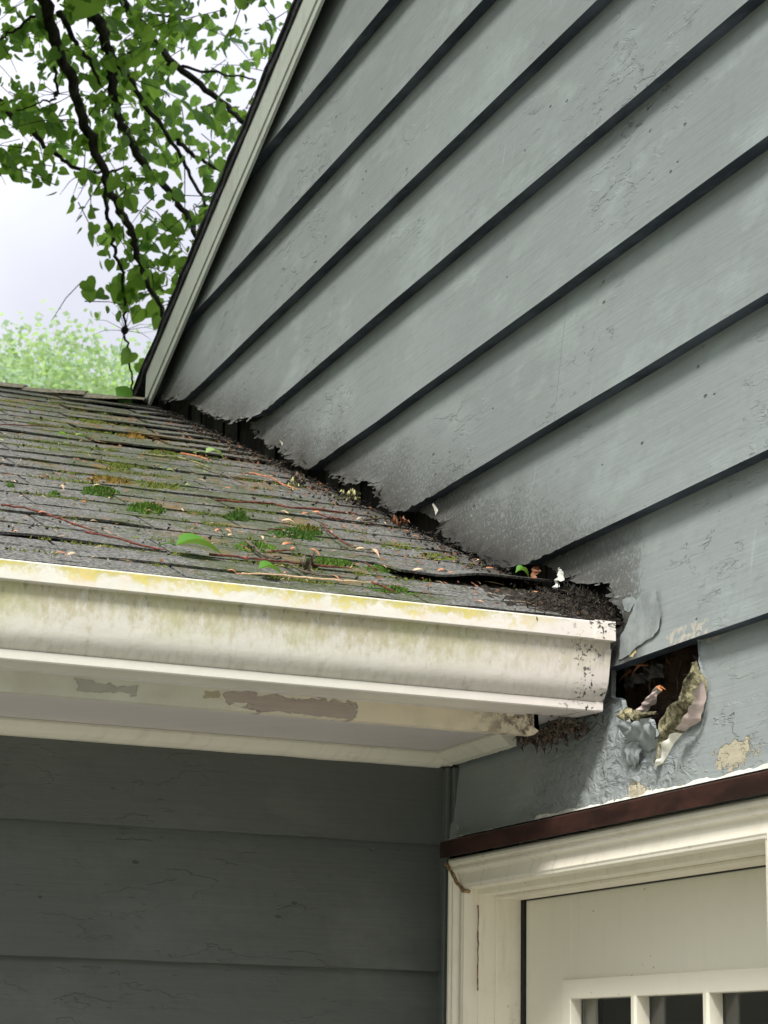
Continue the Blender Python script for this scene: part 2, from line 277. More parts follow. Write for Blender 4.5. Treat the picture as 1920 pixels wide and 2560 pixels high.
# ---------------------------------------------------------------- mesh helpers
class MB:
    def __init__(s): s.v, s.f = [], []
    def add(s, vs, fs):
        k = len(s.v); s.v += [tuple(v) for v in vs]; s.f += [tuple(i+k for i in f) for f in fs]; return s
    def box(s, a, b):
        (x0, y0, z0), (x1, y1, z1) = a, b
        return s.add([(x, y, z) for x in (x0, x1) for y in (y0, y1) for z in (z0, z1)], [(0, 1, 3, 2), (4, 6, 7, 5), (0, 4, 5, 1), (2, 3, 7, 6), (0, 2, 6, 4), (1, 5, 7, 3)])
    def prism(s, prof, a, b, cap=True):
        """closed profile swept from frame function a to b: each maps (p,q) to a point"""
        n = len(prof); vs = [a(*p) for p in prof]+[b(*p) for p in prof]
        fs = [(i, (i+1) % n, n+(i+1) % n, n+i) for i in range(n)]
        if cap: fs += [tuple(range(n-1, -1, -1)), tuple(range(n, 2*n))]
        return s.add(vs, fs)
    def tube(s, pts, rad, n=6, cap=True):
        pts = [Vector(p) for p in pts]; vs = []; m = len(pts); rad = rad if isinstance(rad, (list, tuple)) else [rad]*m
        for i, p in enumerate(pts):
            d = (pts[min(i+1, m-1)]-pts[max(i-1, 0)]).normalized(); u = d.cross(Vector((.13, .27, .95))).normalized(); w = d.cross(u)
            vs += [p+(u*math.cos(2*math.pi*k/n)+w*math.sin(2*math.pi*k/n))*rad[i] for k in range(n)]
        fs = [(i*n+k, i*n+(k+1) % n, (i+1)*n+(k+1) % n, (i+1)*n+k) for i in range(m-1) for k in range(n)]
        if cap: fs += [tuple(range(n-1, -1, -1)), tuple(range((m-1)*n, m*n))]
        return s.add(vs, fs)
    def grid(s, rows):
        n = len(rows[0]); vs = [p for r in rows for p in r]
        return s.add(vs, [(i*n+k, i*n+k+1, (i+1)*n+k+1, (i+1)*n+k) for i in range(len(rows)-1) for k in range(n-1)])
    def build(s, name, mat, parent=None, smooth=False, bevel=0, weld=False):
        me = bpy.data.meshes.new(name); me.from_pydata(s.v, [], s.f); me.update()
        me.materials.append(mat)
        if smooth: me.polygons.foreach_set('use_smooth', [True]*len(me.polygons))
        o = bpy.data.objects.new(name, me); S.collection.objects.link(o)
        if parent:
            o.parent = parent; loc = Vector((0, 0, 0)); q = parent
            while q: loc += q.location; q = q.parent
            if parent.type == 'EMPTY': o.matrix_parent_inverse = Matrix.Translation(-parent.location)
        if bevel: b = o.modifiers.new('bevel', 'BEVEL'); b.width = bevel; b.segments = 2; b.limit_method = 'ANGLE'
        return o
def tag(o, label=None, cat=None, group=None, kind=None):
    if label: o['label'] = label
    if cat: o['category'] = cat
    if group: o['group'] = group
    if kind: o['kind'] = kind
    return o
def empty(name, loc):
    o = bpy.data.objects.new(name, None); o.location = loc; o.empty_display_size = .1; S.collection.objects.link(o); return o
def nz(x, y=0., z=0.): return noise.noise(Vector((x, y, z)))
def lerp(a, b, t): return a+(b-a)*t
def interp(pts, z):
    pts = sorted(pts)
    if z <= pts[0][0]: return pts[0][1]
    for (a, ya), (b, yb) in zip(pts, pts[1:]):
        if z <= b: return lerp(ya, yb, (z-a)/max(b-a, 1e-9))
    return pts[-1][1]

# ---------------------------------------------------------------- ground
g = MB(); n = 24
g.grid([[(-600+1200*i/n, -600+1200*j/n, GZ) for i in range(n+1)] for j in range(n+1)]); tag(g.build('ground', M_LAWN), kind='structure')

pv = MB(); pv.grid([[(-4.2+4.15*i/8, -7+6.99*j/12, GZ+.006) for i in range(9)] for j in range(13)]); tag(pv.build('bounce_patio', M_PAV), kind='structure')  # unseen slab added to bounce light up onto soffit and door
# ================================================================ HOUSE
house = tag(empty('house', (0, 0, GZ)), 'grey clapboard house with peeling gable, low mossy shingled wing and cream door', 'house')
# ---- gable wall siding (wall plane x=0, boards' noses at x=-.016)
T = .020
RK = lambda z: (1.913-.004-z)/.4275+.657-.01           # siding runs up under the rake board
laps = {1: 1.724, 2: 1.534, 3: 1.3536, 4: 1.1717, 5: .9905, 6: .8108, 7: .6377, 8: .4627}
for k in range(-4, 1): laps[k] = 1.724+.185*(1-k)
LE = {3: [(1.426, 1.647), (1.392, 1.541), (1.378, 1.476), (1.357, 1.429)],
      4: [(1.336, 1.392), (1.298, 1.303), (1.266, 1.226), (1.245, 1.161), (1.218, 1.09), (1.203, 1.036), (1.188, .97), (1.172, .90)],
      5: [(1.181, .983), (1.171, .975), (1.143, .93), (1.124, .894), (1.094, .83), (1.073, .77), (1.053, .742), (1.021, .677), (1.005, .63), (.99, .60)],
      6: [(.974, .553), (.959, .512), (.945, .470), (.926, .443), (.921, .40), (.908, .347), (.895, .311), (.877, .285), (.861, .274), (.841, .244), (.826, .214), (.811, .16)],
      7: [(.765, .052), (.75, .039), (.732, -.008), (.72, -.033), (.703, -.062), (.69, -.09), (.671, -.133), (.657, -.179), (.645, -.212), (.637, -.26)],
      8: [(.60, -.30), (.597, -.361), (.589, -.384), (.58, -.425), (.576, -.459), (.564, -.486), (.549, -.498), (.535, -.51), (.522, -.527), (.510, -.516), (.49, -.47), (.47, -.42)]}
def left_edge(k, z):
    roof = (z-.03-Z0)/SL
    if k in LE:
        p = LE[k]; zt = max(q[0] for q in p)
        y = interp(p, z) if z <= zt else min(roof, p[0][1]+(z-zt)/SL)
    else: y = roof
    return min(y, RK(z))
sid = MB()
def board(k, zb, zt, yl, yr, NV=56, curl=1.):
    rows = []; sd_ = k*17.3
    ss = [0]
    while ss[-1] < .16: ss.append(ss[-1]+.0035+.03*ss[-1])
    for v in range(NV+1):
        t = v/NV; z = lerp(zb, zt, t); y0 = yl(z)
        roofy = abs(y0-RK(z)) > .03
        jag = (nz(z*95, sd_)*.012+nz(z*330, sd_+5)*.008+abs(nz(z*30, sd_+9))*.012+(.003 if nz(z*520, sd_+8) > .15 else 0)) if roofy else 0
        y0 -= jag
        row = []
        yR = yr(z)
        far_ys = [lerp(y0-ss[-1], yR, q/26) for q in range(1, 27)]
        for s in ss: row.append((y0-s, s))
        for y in far_ys: row.append((y, 1.))
        out = []
        for y, s in row:
            x = lerp(-T, 0, (z-zb)/.18)
            x += nz(y*1.3, z*2, sd_)*.0016
            zz = z
            if v == 0: zz += (nz(y*9, sd_)*.0014+nz(y*45, sd_)*.0007) + (max(0, nz(y*60, sd_+3))*.010*math.exp(-s/.10) if roofy else 0)
            if roofy: x -= curl*(.006*math.exp(-s/.010)*max(0, .35+nz(z*60, y*30, sd_))+.0035*math.exp(-s/.035)*(.5+nz(z*25, y*20, sd_)))
            out.append((x, y, zz))
        rows.append(out)
    sid.grid(rows)
    # the butt (underside) and the ragged end's thickness
    b = rows[0]; sid.grid([b, [(p[0]+.0205, p[1], p[2]+.001) for p in b]])
    e = [r[0] for r in rows]; sid.grid([[(p[0]+.013, p[1]-.004, p[2]) for p in e], e])
for k in range(-4, 9):
    zt = (laps[k-1] if k-1 in laps else laps[k]+.18)+.012
    board(k, laps[k], zt, (lambda z, k=k: left_edge(k, z)), lambda z: max(-3.6, -2.8-RK(z)-.05), NV=90 if k >= 3 else 30)
# bottom board with the rotted-out hole, above the door (delaunay so that the hole is a real one)
hole = [(-.487, .4700), (-.487, .431), (-.513, .423), (-.518, .405), (-.527, .392), (-.546, .388), (-.58, .390), (-.596, .366), (-.606, .357), (-.618, .372), (-.640, .388), (-.665, .393), (-.690, .403), (-.701, .418), (-.694, .436), (-.692, .4700)]
def dense(pl, st, jit=0, closed=True):
    out = []
    for i in range(len(pl) if closed else len(pl)-1):
        a, b = Vector(pl[i]), Vector(pl[(i+1) % len(pl)]); n = max(1, int((b-a).length/st))
        for q in range(n): p = a.lerp(b, q/n); out.append((p.x+R_.uniform(-jit, jit), p.y+R_.uniform(-jit, jit)))
    return out
def inside(p, poly):
    c = False; j = len(poly)-1
    for i in range(len(poly)):
        if (poly[i][1] > p[1]) != (poly[j][1] > p[1]) and p[0] < (poly[j][0]-poly[i][0])*(p[1]-poly[i][1])/(poly[j][1]-poly[i][1])+poly[i][0]: c = not c
        j = i
    return c
def blister(y, z):
    m = max(0, min(1, (-.30-y)/.12))*max(0, min(1, (y+.66)/.08))*max(0, min(1, (.42-z)/.04))
    return m*(abs(nz(y*34, z*60))*.0045+abs(nz(y*75+3, z*110))*.004)
hd = dense(hole, .004, .0012)
inner = []
yy = -.005
while yy > -.95:
    zz = .292
    while zz < .468:
        p = (yy+R_.uniform(-.002, .002), zz+R_.uniform(-.002, .002))
        if not inside(p, hole): inner.append(p)
        zz += .006
    yy -= .006
edge = [(0., .287), (-.95, .287), (-.95, .470), (0., .470)]
pts = hd+edge+inner
cdt = delaunay_2d_cdt([Vector(p) for p in pts], [(i, (i+1) % len(hd)) for i in range(len(hd))], [], 0, 1e-6)
vs = []
for v in cdt[0]:
    y, z = v; dist = min(((y-a)**2+(z-b)**2) for a, b in hd)**.5 if -.76 < y < -.43 else 1
    x = lerp(-T, -.0015, (z-.287)/.18)-blister(y, z)-.005*math.exp(-dist/.008)*(.5+nz(y*60, z*60))+nz(y*2, z*3)*.001
    vs.append((x, y, z))
fs = []
for f in cdt[2]:
    c = sum((cdt[0][i] for i in f), Vector((0, 0)))/len(f)
    if not inside(c, hole): fs.append(tuple(f))
sid.add(vs, fs)
k0 = len(vs); rim = [(p[0], p[1]) for p in hd]
sid.add([(-.010, y, z) for y, z in rim]+[(-.004, y, z) for y, z in rim], [(i, (i+1) % len(rim), len(rim)+(i+1) % len(rim), len(rim)+i) for i in range(len(rim))])
sid.add([(-T, -.95, .287), (-T, -3.6, .287), (-.0015, -3.6, .470), (-.0015, -.95, .470)], [(0, 1, 2, 3)])
sid.add([(-T, 0, .287), (-T, -3.6, .287), (0, -3.6, .287), (0, 0, .287)], [(0, 1, 2, 3)])
# boards below, to the right of the door
for q in range(12):
    zb = .287-.18*(q+1)
    zb2 = max(zb, GZ+.05)
    if zb2 < zb+.18: sid.add([(-T, -.925, zb2), (-T, -3.6, zb2), (0, -3.6, zb+.18), (0, -.925, zb+.18), (0, -.925, zb2), (0, -3.6, zb2)], [(0, 1, 2, 3), (0, 4, 5, 1), (0, 3, 4)])
def chip(mb, p, s, ang, out):
    d = Vector((0, math.cos(ang), math.sin(ang))); e = Vector((0, -d.z, d.y)); r_ = []
    for i in range(4):
        t = i/3; r_.append([p+d*s*t+Vector((-out*t*t, 0, 0))+e*s*.35*(1-.7*t)*q for q in (-1, 0, 1)])
    mb.grid(r_)
for k, pl_ in LE.items():
    for _ in range(34 if k < 8 else 16):
        i = R_.randrange(len(pl_)-1); t = R_.random(); z = lerp(pl_[i][0], pl_[i+1][0], t); y = lerp(pl_[i][1], pl_[i+1][1], t)-R_.uniform(-.004, .018)
        if z < laps[k]+.004 or y < -.52: continue
        chip(sid, Vector((lerp(-T, 0, (z-laps[k])/.18)-.002, y, z)), R_.uniform(.004, .012), math.radians(R_.uniform(-60, 60)), R_.uniform(.002, .007))
wall = sid.build('gable_siding', M_A, house, smooth=True)
wall.data.materials.append(M_BUTT)                       # mildewed, flaking lower edges; the laps' blue shade is in the colour too
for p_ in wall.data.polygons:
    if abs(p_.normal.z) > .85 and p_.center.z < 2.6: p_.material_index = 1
wall.data.set_sharp_from_angle(angle=math.radians(35))
tag(wall, 'grey lap siding with cracked paint and ragged rotted board ends')
# sheathing behind
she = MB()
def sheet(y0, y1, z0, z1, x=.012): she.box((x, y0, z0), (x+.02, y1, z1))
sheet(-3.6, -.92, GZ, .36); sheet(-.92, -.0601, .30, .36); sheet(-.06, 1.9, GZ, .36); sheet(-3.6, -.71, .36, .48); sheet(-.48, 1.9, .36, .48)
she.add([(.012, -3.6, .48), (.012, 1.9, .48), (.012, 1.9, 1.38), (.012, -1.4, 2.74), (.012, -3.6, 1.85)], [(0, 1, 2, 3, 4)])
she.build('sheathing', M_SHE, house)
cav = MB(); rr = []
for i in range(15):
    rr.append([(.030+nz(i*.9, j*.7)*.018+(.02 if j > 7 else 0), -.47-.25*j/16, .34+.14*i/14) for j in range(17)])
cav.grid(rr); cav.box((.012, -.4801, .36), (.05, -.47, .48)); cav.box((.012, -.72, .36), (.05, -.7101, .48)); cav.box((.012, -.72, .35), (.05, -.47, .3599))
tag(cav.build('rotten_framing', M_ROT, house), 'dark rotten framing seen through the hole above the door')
for (ya, za, w) in ((-.50, .452, .012), (-.545, .455, .016), (-.66, .45, .014)):
    bm_ = MB(); bm_.grid([[(.002+nz(i, j, w*99)*.01, ya-.05*j/6, za-w*i/3+nz(j*.7, w*50)*.006) for j in range(7)] for i in range(4)]); bm_.build('splintered_lath', M_FLAS, house)
# step flashing / tar strip in the gap between siding and roof
for i in range(26):
    y = 1.62-.086*i+R_.uniform(-.01, .01); z = Z0+SL*y; h = R_.uniform(.035, .06); w = R_.uniform(.06, .085)
    x = .010-R_.uniform(0, .004)
    if R_.random() < .3: continue
    fl = MB(); fl.add([(x, y, z+.002), (x, y-w, z-SL*w+.002), (x-.001, y-w, z-SL*w+h), (x-.001, y, z+h), (x-.03, y, z+.004), (x-.03, y-w, z-SL*w+.004)], [(0, 1, 2, 3), (0, 4, 5, 1)]); fl.build('step_flashing', M_FLAS, house)

# ---- rake board, main roof
rk = MB()
def rkz(y): return 1.913-.4275*(y-.657)
ys = [1.60-(1.60+1.40)*i/40 for i in range(41)]
def rake_piece(mb, y_a, y_b, o_top, o_bot, xf, xb, n=60, end=0.):
    top, bot, tb, bb = [], [], [], []
    for i in range(n+1):
        y = lerp(y_a, y_b, i/n); w = nz(y*3)*.0015
        top.append((xf, y+(end if i == 0 else 0), rkz(y)+o_top)); bot.append((xf+w*.3, y, rkz(y)+o_bot+w)); tb.append((xb, y, rkz(y)+o_top)); bb.append((xb, y, rkz(y)+o_bot+w))
    mb.grid([top, bot, bb, tb, top]); mb.add([top[0], bot[0], bb[0], tb[0]], [(0, 1, 2, 3)])
rake_piece(rk, 1.66, -1.40, .0, -.068, -.040, -.031); rake_piece(rk, 1.64, -1.40, -.0685, -.088, -.037, -.031)
def mirror(mb):
    k = len(mb.v); mb.add([(x, -2.8-y, z) for x, y, z in mb.v[:]], [tuple(reversed(f)) for f in mb.f[:]])
mirror(rk); tag(rk.build('rake_board', M_RAKE, house), 'weathered pale rake board along the dark roof edge')
mr = MB()
for a, b, z0, z1, x in ((1.84, -1.4, .0015, .019, -.0445), (1.86, -1.4, .0195, .026, -.048)):
    n = 90; top, bot = [], []
    for i in range(n+1):
        y = lerp(a, b, i/n); w = nz(y*22, x)*.004+nz(y*70, x)*.002
        top.append((x+w, y, rkz(y)+z1)); bot.append((x+w, y, rkz(y)+z0))
    mr.grid([[(5.6, p[1], p[2]) for p in top], top, bot, [(5.6, p[1], p[2]) for p in bot]]); mr.add([top[0], bot[0], (5.6, bot[0][1], bot[0][2]), (5.6, top[0][1], top[0][2])], [(0, 1, 2, 3)])
mirror(mr); tag(mr.build('main_roof', M_EDGE, house), 'dark shingled main roof edge above the gable')
bk = MB(); bk.box((.04, 1.88, GZ), (5.5, 1.90, 1.38)); bk.box((5.5, -3.6, GZ), (5.52, 1.9, 1.38)); bk.box((.04, -3.62, GZ), (5.5, -3.6, 1.75))
bk.build('rear_wall', M_B_SHADED, house)

# ---- wing wall (plane y=0) siding
ws = MB(); XL = -3.4
lapB = [.465, .2935, .1225]+[.1225-.1715*i for i in range(1, 11)]
for i, zb in enumerate(lapB):
    n = 70; rows = []
    for v in range(7):
        t = v/6; z = lerp(zb, zb+.1735, t)
        if i == 0 and z > .47: z = .47
        rows.append([(lerp(XL, -.022, q/n), lerp(-.018, -.002, t)+nz(q*.25, i*9.1, t*2)*.0010, z+(nz(q*.6, i*7)*.0012 if v == 0 else 0)) for q in range(n+1)])
    ws.grid(rows); b = rows[0]; ws.grid([b, [(p[0], p[1]+.0175, p[2]+.0005) for p in b]])
w2 = ws.build('wing_siding', M_B_SHADED, house, smooth=True); w2.data.set_sharp_from_angle(angle=math.radians(35)); tag(w2, 'shaded grey lap siding under the eave')
wb = MB(); wb.box((XL, .001, GZ), (-.001, .02, .47)); wb.add([(XL, .0, GZ), (XL, 3.36, GZ), (XL, 3.36, .70), (XL, 1.68, 1.40), (XL, 0, .70)], [(0, 1, 2, 3, 4)]); wb.box((XL, 3.34, GZ), (0, 3.36, .70)); wb.build('wing_wall', M_B_SHADED, house)
cb = MB(); cb.box((-.024, -.026, GZ), (-.0165, .0, .400)); cb.box((-.0164, -.034, .302), (-.004, -.0, .400)); cb.box((-.030, -.036, GZ), (-.0165, -.0262, .262))
cb.build('corner_strip', M_B_SHADED, house, bevel=.002)

# ---- wing roof shingles
sh = MB(); EX = .092; ROWS = 24; nrm = RN
def rp(x, y, h=0.): return Vector((x, y, Z0+SL*y))+nrm*h
for r in range(-1, ROWS):
    yb = -.43+EX*r if r >= 0 else -.497
    ytop = min(yb+EX*1.5, 1.685)
    if r == ROWS-1: ytop = 1.69
    if yb > 1.64: continue
    off = (r*.137+.05) % .30
    x = -.0165
    first = True
    while x > -3.5:
        w = (off+.02 if first else .295)+R_.uniform(-.012, .012); first = False
        x1 = max(x-w, -3.5)
        lift = .0019+R_.uniform(0, .0014)
        bow = R_.uniform(-.0015, .003)
        xc = (x+x1)/2
        if r == 1 and xc > -.14: lift += .010
        if r == 4 and xc > -.12: lift += .005
        if r > 12 and x > -.10: lift += .004
        NX = 16; front, back, low = [], [], []
        for q in range(NX+1):
            t = q/NX; xx = lerp(x-.0022, x1+.0022, t)
            e = nz(xx*19, r*3.3)*.0022+nz(xx*90, r*7.1)*.0014+nz(xx*2.2, r*1.7)*.0035
            hh = lift+bow*math.sin(math.pi*t)+nz(xx*14, r*5)*.0010+abs(nz(xx*6, r*2.2))*.0022
            if r == 1 and xx > -.17: hh += .008*min(1, (xx+.17)/.05)
            front.append(rp(xx, yb+e, hh+.001)); low.append(rp(xx, yb+e+.001, hh-.0022)); back.append(rp(xx, ytop, .0006+.0002*(r % 2)))
        mid = [a.lerp(b, .5)+nrm*.0003 for a, b in zip(front, back)]
        sh.grid([back, mid, front, low]); sh.grid([low, [p+Vector((0, .02, SL*.02)) for p in low]])
        sh.add([front[0], back[0], low[0]], [(0, 1, 2)]); sh.add([front[-1], back[-1], low[-1]], [(0, 2, 1)])
        x = x1
sh.add([rp(-.005, -.49, -.002), rp(-3.5, -.49, -.002), rp(-3.5, 1.68, -.002), rp(-.005, 1.68, -.002)], [(0, 1, 2, 3)])
sh.add([(-.005, 1.69, 1.415), (-3.5, 1.69, 1.415), (-3.5, 3.8, .54), (-.005, 3.8, .54)], [(0, 1, 2, 3)])
sh.box((-3.5, -.40, .50), (-.03, -.385, .56))
tag(sh.build('shingle_roof', M_SH, house), 'low slope of worn grey asphalt shingles with moss')
rc = MB()
x = -.03; i = 0
while x > -3.5:
    rows = []
    for a in range(9):
        ang = lerp(-1, 1, a/8); row = []
        for q in range(9):
            t = q/8; xx = x-.20*t; y = 1.68+ang*.085; z = Z0+SL*1.68-abs(ang)**1.3*.085*SL+.012+.007*(1-t)+nz(xx*9, ang*2)*.004+(-.010*math.sin(max(0, min(1, (-xx-.05)/.9))*math.pi))
            row.append((xx-abs(ang)*.03*(1-t)+nz(ang*4, i)*.004, y, z))
        rows.append(row)
    rc.grid(rows); f0 = [r_[0] for r_ in rows]; rc.grid([f0, [(p[0]-.002, p[1], p[2]-.007) for p in f0]])
    x -= .135; i += 1
rc.build('ridge_cap', M_RIDGE, house)

# ---- gutter with lip, ogee face, end cap
gp = [(-.5335, .5088), (-.5330, .4895), (-.5315, .4885), (-.5235, .4882), (-.5225, .480), (-.5195, .466), (-.5165, .450), (-.5145, .441), (-.5120, .4345), (-.5080, .4285), (-.5040, .4240), (-.5000, .4208), (-.4988, .4203), (-.5006, .4193), (-.5000, .4100), (-.4985, .4085), (-.431, .4115)]
gi = [(y+.0016, z) for y, z in gp]; gi[-1] = (-.431, .4130)
gt = MB(); N = 60
xs = [lerp(-3.5, -.031, (i/N)) for i in range(N+1)]
def gx(x, p): w = nz(x*1.7, p[1]*6)*.0012; return (x, p[0]+w, p[1]+nz(x*1.1)*.0010)
rows = [[gx(x, p) for x in xs] for p in gp]; gt.grid(rows)
rows = [[gx(x, (p[0]+.002, p[1]+(.002 if p[1] < .4095 else 0))) for x in xs] for p in gp]; gt.grid(rows[::-1])
gt.grid([[gx(x, (-.5335, .5088)) for x in xs], [gx(x, (-.5322, .5103)) for x in xs], [gx(x, (-.5245, .5103)) for x in xs], [gx(x, (-.5235, .508)) for x in xs], [gx(x, (-.5235, .490)) for x in xs]])
gt.grid([[gx(x, (-.431, .4115)) for x in xs], [gx(x, (-.431, .495)) for x in xs]])
gut = gt.build('gutter', M_GUT, house, smooth=True); gut.data.set_sharp_from_angle(angle=math.radians(22)); tag(gut, 'off white gutter stained with algae and black mildew')
ec = MB()
def capf(x): return [(x, y, z) for y, z in gp]+[(x, -.431, .5095)]
c0, c1 = capf(-.0315), capf(-.0295); n = len(c0)
ec.add(c0+c1, [tuple(range(n)), tuple(range(2*n-1, n-1, -1))]+[(i, n+i, n+(i+1) % n, (i+1) % n) for i in range(n)])
big = [(y-.0016, z) for y, z in gp]; ro = [[(x, y, z) for y, z in big[4:]] for x in (-.0375, -.0290)]; ec.grid(ro)
ec.add([(-.056, -.5352, .5112), (-.0285, -.5352, .5112), (-.0285, -.5352, .4878), (-.0555, -.5352, .4878), (-.056, -.523, .5112), (-.0285, -.523, .5112), (-.0285, -.523, .4878), (-.0555, -.523, .4878)], [(0, 1, 2, 3), (0, 4, 5, 1), (1, 5, 6, 2), (3, 2, 6, 7), (0, 3, 7, 4)])
ec.build('end_cap', M_GUT, gut, bevel=.0007)
# screw / seam dabs
dab = MB()
for (px, py, r) in ((1540, 1760, .0045),):
    p = onY(px-45, py-10, -.5); dab.tube([p, p+Vector((0, .012, 0))], r, 8)
dab.build('rivet', M_GUT, gut)
# ---- fascia, soffit, mouldings
fa = MB(); n = 120; tp, bt = [], []
for i in range(n+1):
    x = lerp(-3.5, -.085, i/n); tp.append((x, -.430, .52)); bt.append((x, -.430+nz(x*9)*.0008, .3862+nz(x*14)*.0009))
e0 = [(-.085, -.43, .3862), (-.078, -.43, .392), (-.095, -.43, .400), (-.082, -.43, .412), (-.07, -.43, .43), (-.05, -.43, .52)]
fa.grid([tp, bt, [(p[0], -.411, p[2]+.0005) for p in bt]]); fa.add(e0+[(-.086, -.43, .52)], [tuple(range(7))]); 
fa.build('fascia_board', M_FAS, house)
lp = MB(); lp.box((-3.5, -.4345, .4095), (-.10, -.4302, .44)); lp.build('fascia_strip', M_SOF, house)
sf = MB(); sf.add([(-3.5, -.412, .421), (-.018, -.412, .421), (-.018, -.0, .421), (-3.5, 0, .421)], [(0, 1, 2, 3)]); sf.add([(-3.5, -.412, .431), (-.018, -.412, .431), (-.018, 0, .431), (-3.5, 0, .431)], [(3, 2, 1, 0)])
sf.build('soffit', M_SOF, house)
bd = MB()
prof = [(0, .4205), (-.030, .4205), (-.031, .417), (-.0285, .4105), (-.0245, .405), (-.019, .4012), (-.0165, .4002), (0, .4002)]
n = 60
def bdrow(p): return [(lerp(-3.5, -.030, i/n), p[0]+nz(i*.4, p[1]*30)*.0008, p[1]+(nz(i*.9)*.0011 if p[1] < .402 else 0)) for i in range(n+1)]
bd.grid([bdrow(p) for p in prof]); e = [bdrow(p)[-1] for p in prof]; bd.add(e, [tuple(range(len(e)))])
tag(bd.build('bed_moulding', M_TRIM, house, smooth=False), 'cream bed moulding below the soffit')
rt = MB(); prof = [(-.0165, .4205), (-.040, .4205), (-.041, .417), (-.033, .409), (-.026, .4035), (-.0165, .402)]
n = 40
def rtrow(p): return [(p[0], lerp(-.004, -.236, i/n), p[1]+(nz(i*.6, 3)*.0016+max(0, nz(i*1.7, 8))*.003 if p[1] < .405 else 0)) for i in range(n+1)]
rt.grid([rtrow(p) for p in prof]); e = [rtrow(p)[-1] for p in prof]; rt.add(e, [tuple(range(len(e)))])
rt.build('return_moulding', M_TRIM, house)

# ---- drip cap and caulk
dc = MB()
prof = [(-.0045, .2995), (-.0165, .2975), (-.050, .2915), (-.0515, .2900), (-.0515, .2690), (-.0498, .2690), (-.0498, .2885), (-.0045, .2955)]
n = 40
def dy(i, p): y = lerp(-.071, -.955, i/n); return (p[0]+nz(y*4)*.0007, y, p[1]+nz(y*3, 4)*.0011)
dc.grid([[dy(i, p) for i in range(n+1)] for p in prof+[prof[0]]]); e = [dy(0, p) for p in prof]; dc.add(e, [tuple(range(len(e)))])
tag(dc.build('drip_cap', M_DRIP, house), 'red brown metal drip cap over the door')
ck = MB(); n = 260; rows = [[], [], [], []]
for i in range(n+1):
    y = lerp(-.050, -.95, i/n); h = .0008+max(0, .35+nz(y*22))*.0042+max(0, nz(y*70, 2))*.003; 
    if y < -.30: h += .0032+max(0, nz(y*11, 7))*.004
    rows[0].append((-.0350, y, .2972)); rows[1].append((-.0225, y, .2985+h*.3)); rows[2].append((-.0190-nz(y*60)*.001, y, .2985+h)); rows[3].append((-.0150, y, .299+h))
ck.grid(rows); ck.add([(-.0175, -.0500, .297), (-.0175, -.0535, .297), (-.0175, -.0535, .316), (-.0175, -.0505, .318)], [(0, 1, 2, 3)])
tag(ck.build('caulk_bead', M_CAULK, house), 'ragged white caulk along the top of the drip cap')

# ---- door set
door = tag(empty('door_set', (0, 0, 0)), None)
bpy.data.objects.remove(door)
YO, YI = -.074, -.1205; RI, RO = -.8647, -.911; ZT, ZI = .2685, .2265
cprof = [(0, -.0325), (.0, -.040), (.004, -.0425), (.009, -.0425), (.0105, -.0385), (.0135, -.0385), (.015, -.0412), (.019, -.0412), (.0205, -.0365), (.0235, -.0345), (.0405, -.0385), (.0425, -.0375), (.0465, -.0370), (.0465, -.018)]
cs = MB()
def sweep(mb, prof, scl, path):
    rows = [[f(d*scl if False else d, x) for f in path] for d, x in prof]; mb.grid(rows)
# d = distance inward from the outer edge; mitred at both corners
kz = (ZT-ZI)/.0465
path = [lambda d, x: (x, YO-d, GZ), lambda d, x: (x, YO-d, ZT-d*kz), lambda d, x: (x, RO+d, ZT-d*kz), lambda d, x: (x, RO+d, GZ)]
cs.grid([[f(d, x) for f in path] for d, x in cprof])
cs.add([f(0, x) for x in (-.0325, 0) for f in path], [(0, 1, 5, 4), (1, 2, 6, 5), (2, 3, 7, 6)])
cas = cs.build('door_casing', M_JAMB, house, bevel=.0008); tag(cas, 'cream moulded casing with stained open mitre joint')
jb = MB(); JI = -.1265; JR = -.8587; JZ = .2185
jb.add([(-.018, YI+.006, GZ), (-.018, YI+.006, ZI+.006), (-.018, RI-.006, ZI+.006), (-.018, RI-.006, GZ), (-.018, JI, GZ), (-.018, JI, JZ), (-.018, JR, JZ), (-.018, JR, GZ), (.041, JI, GZ), (.041, JI, JZ), (.041, JR, JZ), (.041, JR, GZ)],
       [(0, 4, 5, 1), (1, 5, 6, 2), (2, 6, 7, 3), (4, 8, 9, 5), (5, 9, 10, 6), (6, 10, 11, 7)])
# a rounded stop bead on head and side
jb.box((.005, JI-.0045, GZ), (.041, JI-.0002, JZ-.0002)); jb.box((.005, JR, JZ-.0045), (.041, JI-.0047, JZ-.0003))
jb.build('door_jamb', M_JAMB, house, bevel=.0006)
gr = MB()   # grime worm along the mitre and caulk crack
pts_ = [(-.0435, -.0765, .262), (-.043, -.083, .256), (-.041, -.094, .246), (-.042, -.104, .238), (-.0395, -.113, .230), (-.039, -.121, .2245), (-.030, -.124, .2225)]
for j in range(4):
    pq = [(p[0]-.0005, p[1]+R_.uniform(-.0028, .0024), p[2]+R_.uniform(-.0015, .0015)) for p in pts_]; gr.tube(pq, [R_.uniform(.0008, .0028) for _ in pq], 5)
for j in range(2):
    z = .205; pq = []
    while z > .085: pq.append((-.0185, -.1235-R_.uniform(0, .0025), z)); z -= .010
    gr.tube(pq, [R_.uniform(.0003, .0014) for _ in pq], 5)
M_GRIME = rough_mat('brown caulk grime', (.10, .06, .03), (.40, .27, .15), 200., .002, .9)
gr.build('mitre_grime', M_GRIME, cas)
wsr = MB(); wsr.box((.0412, -.1385, GZ), (.060, JI+.004, JZ+.004)); wsr.box((.0412, JR, .2135), (.060, -.1386, JZ+.004)); wsr.box((.0412, JR-.01, GZ), (.06, JR+.006, .2134)); wsr.build('weatherstrip', M_DARK, house)
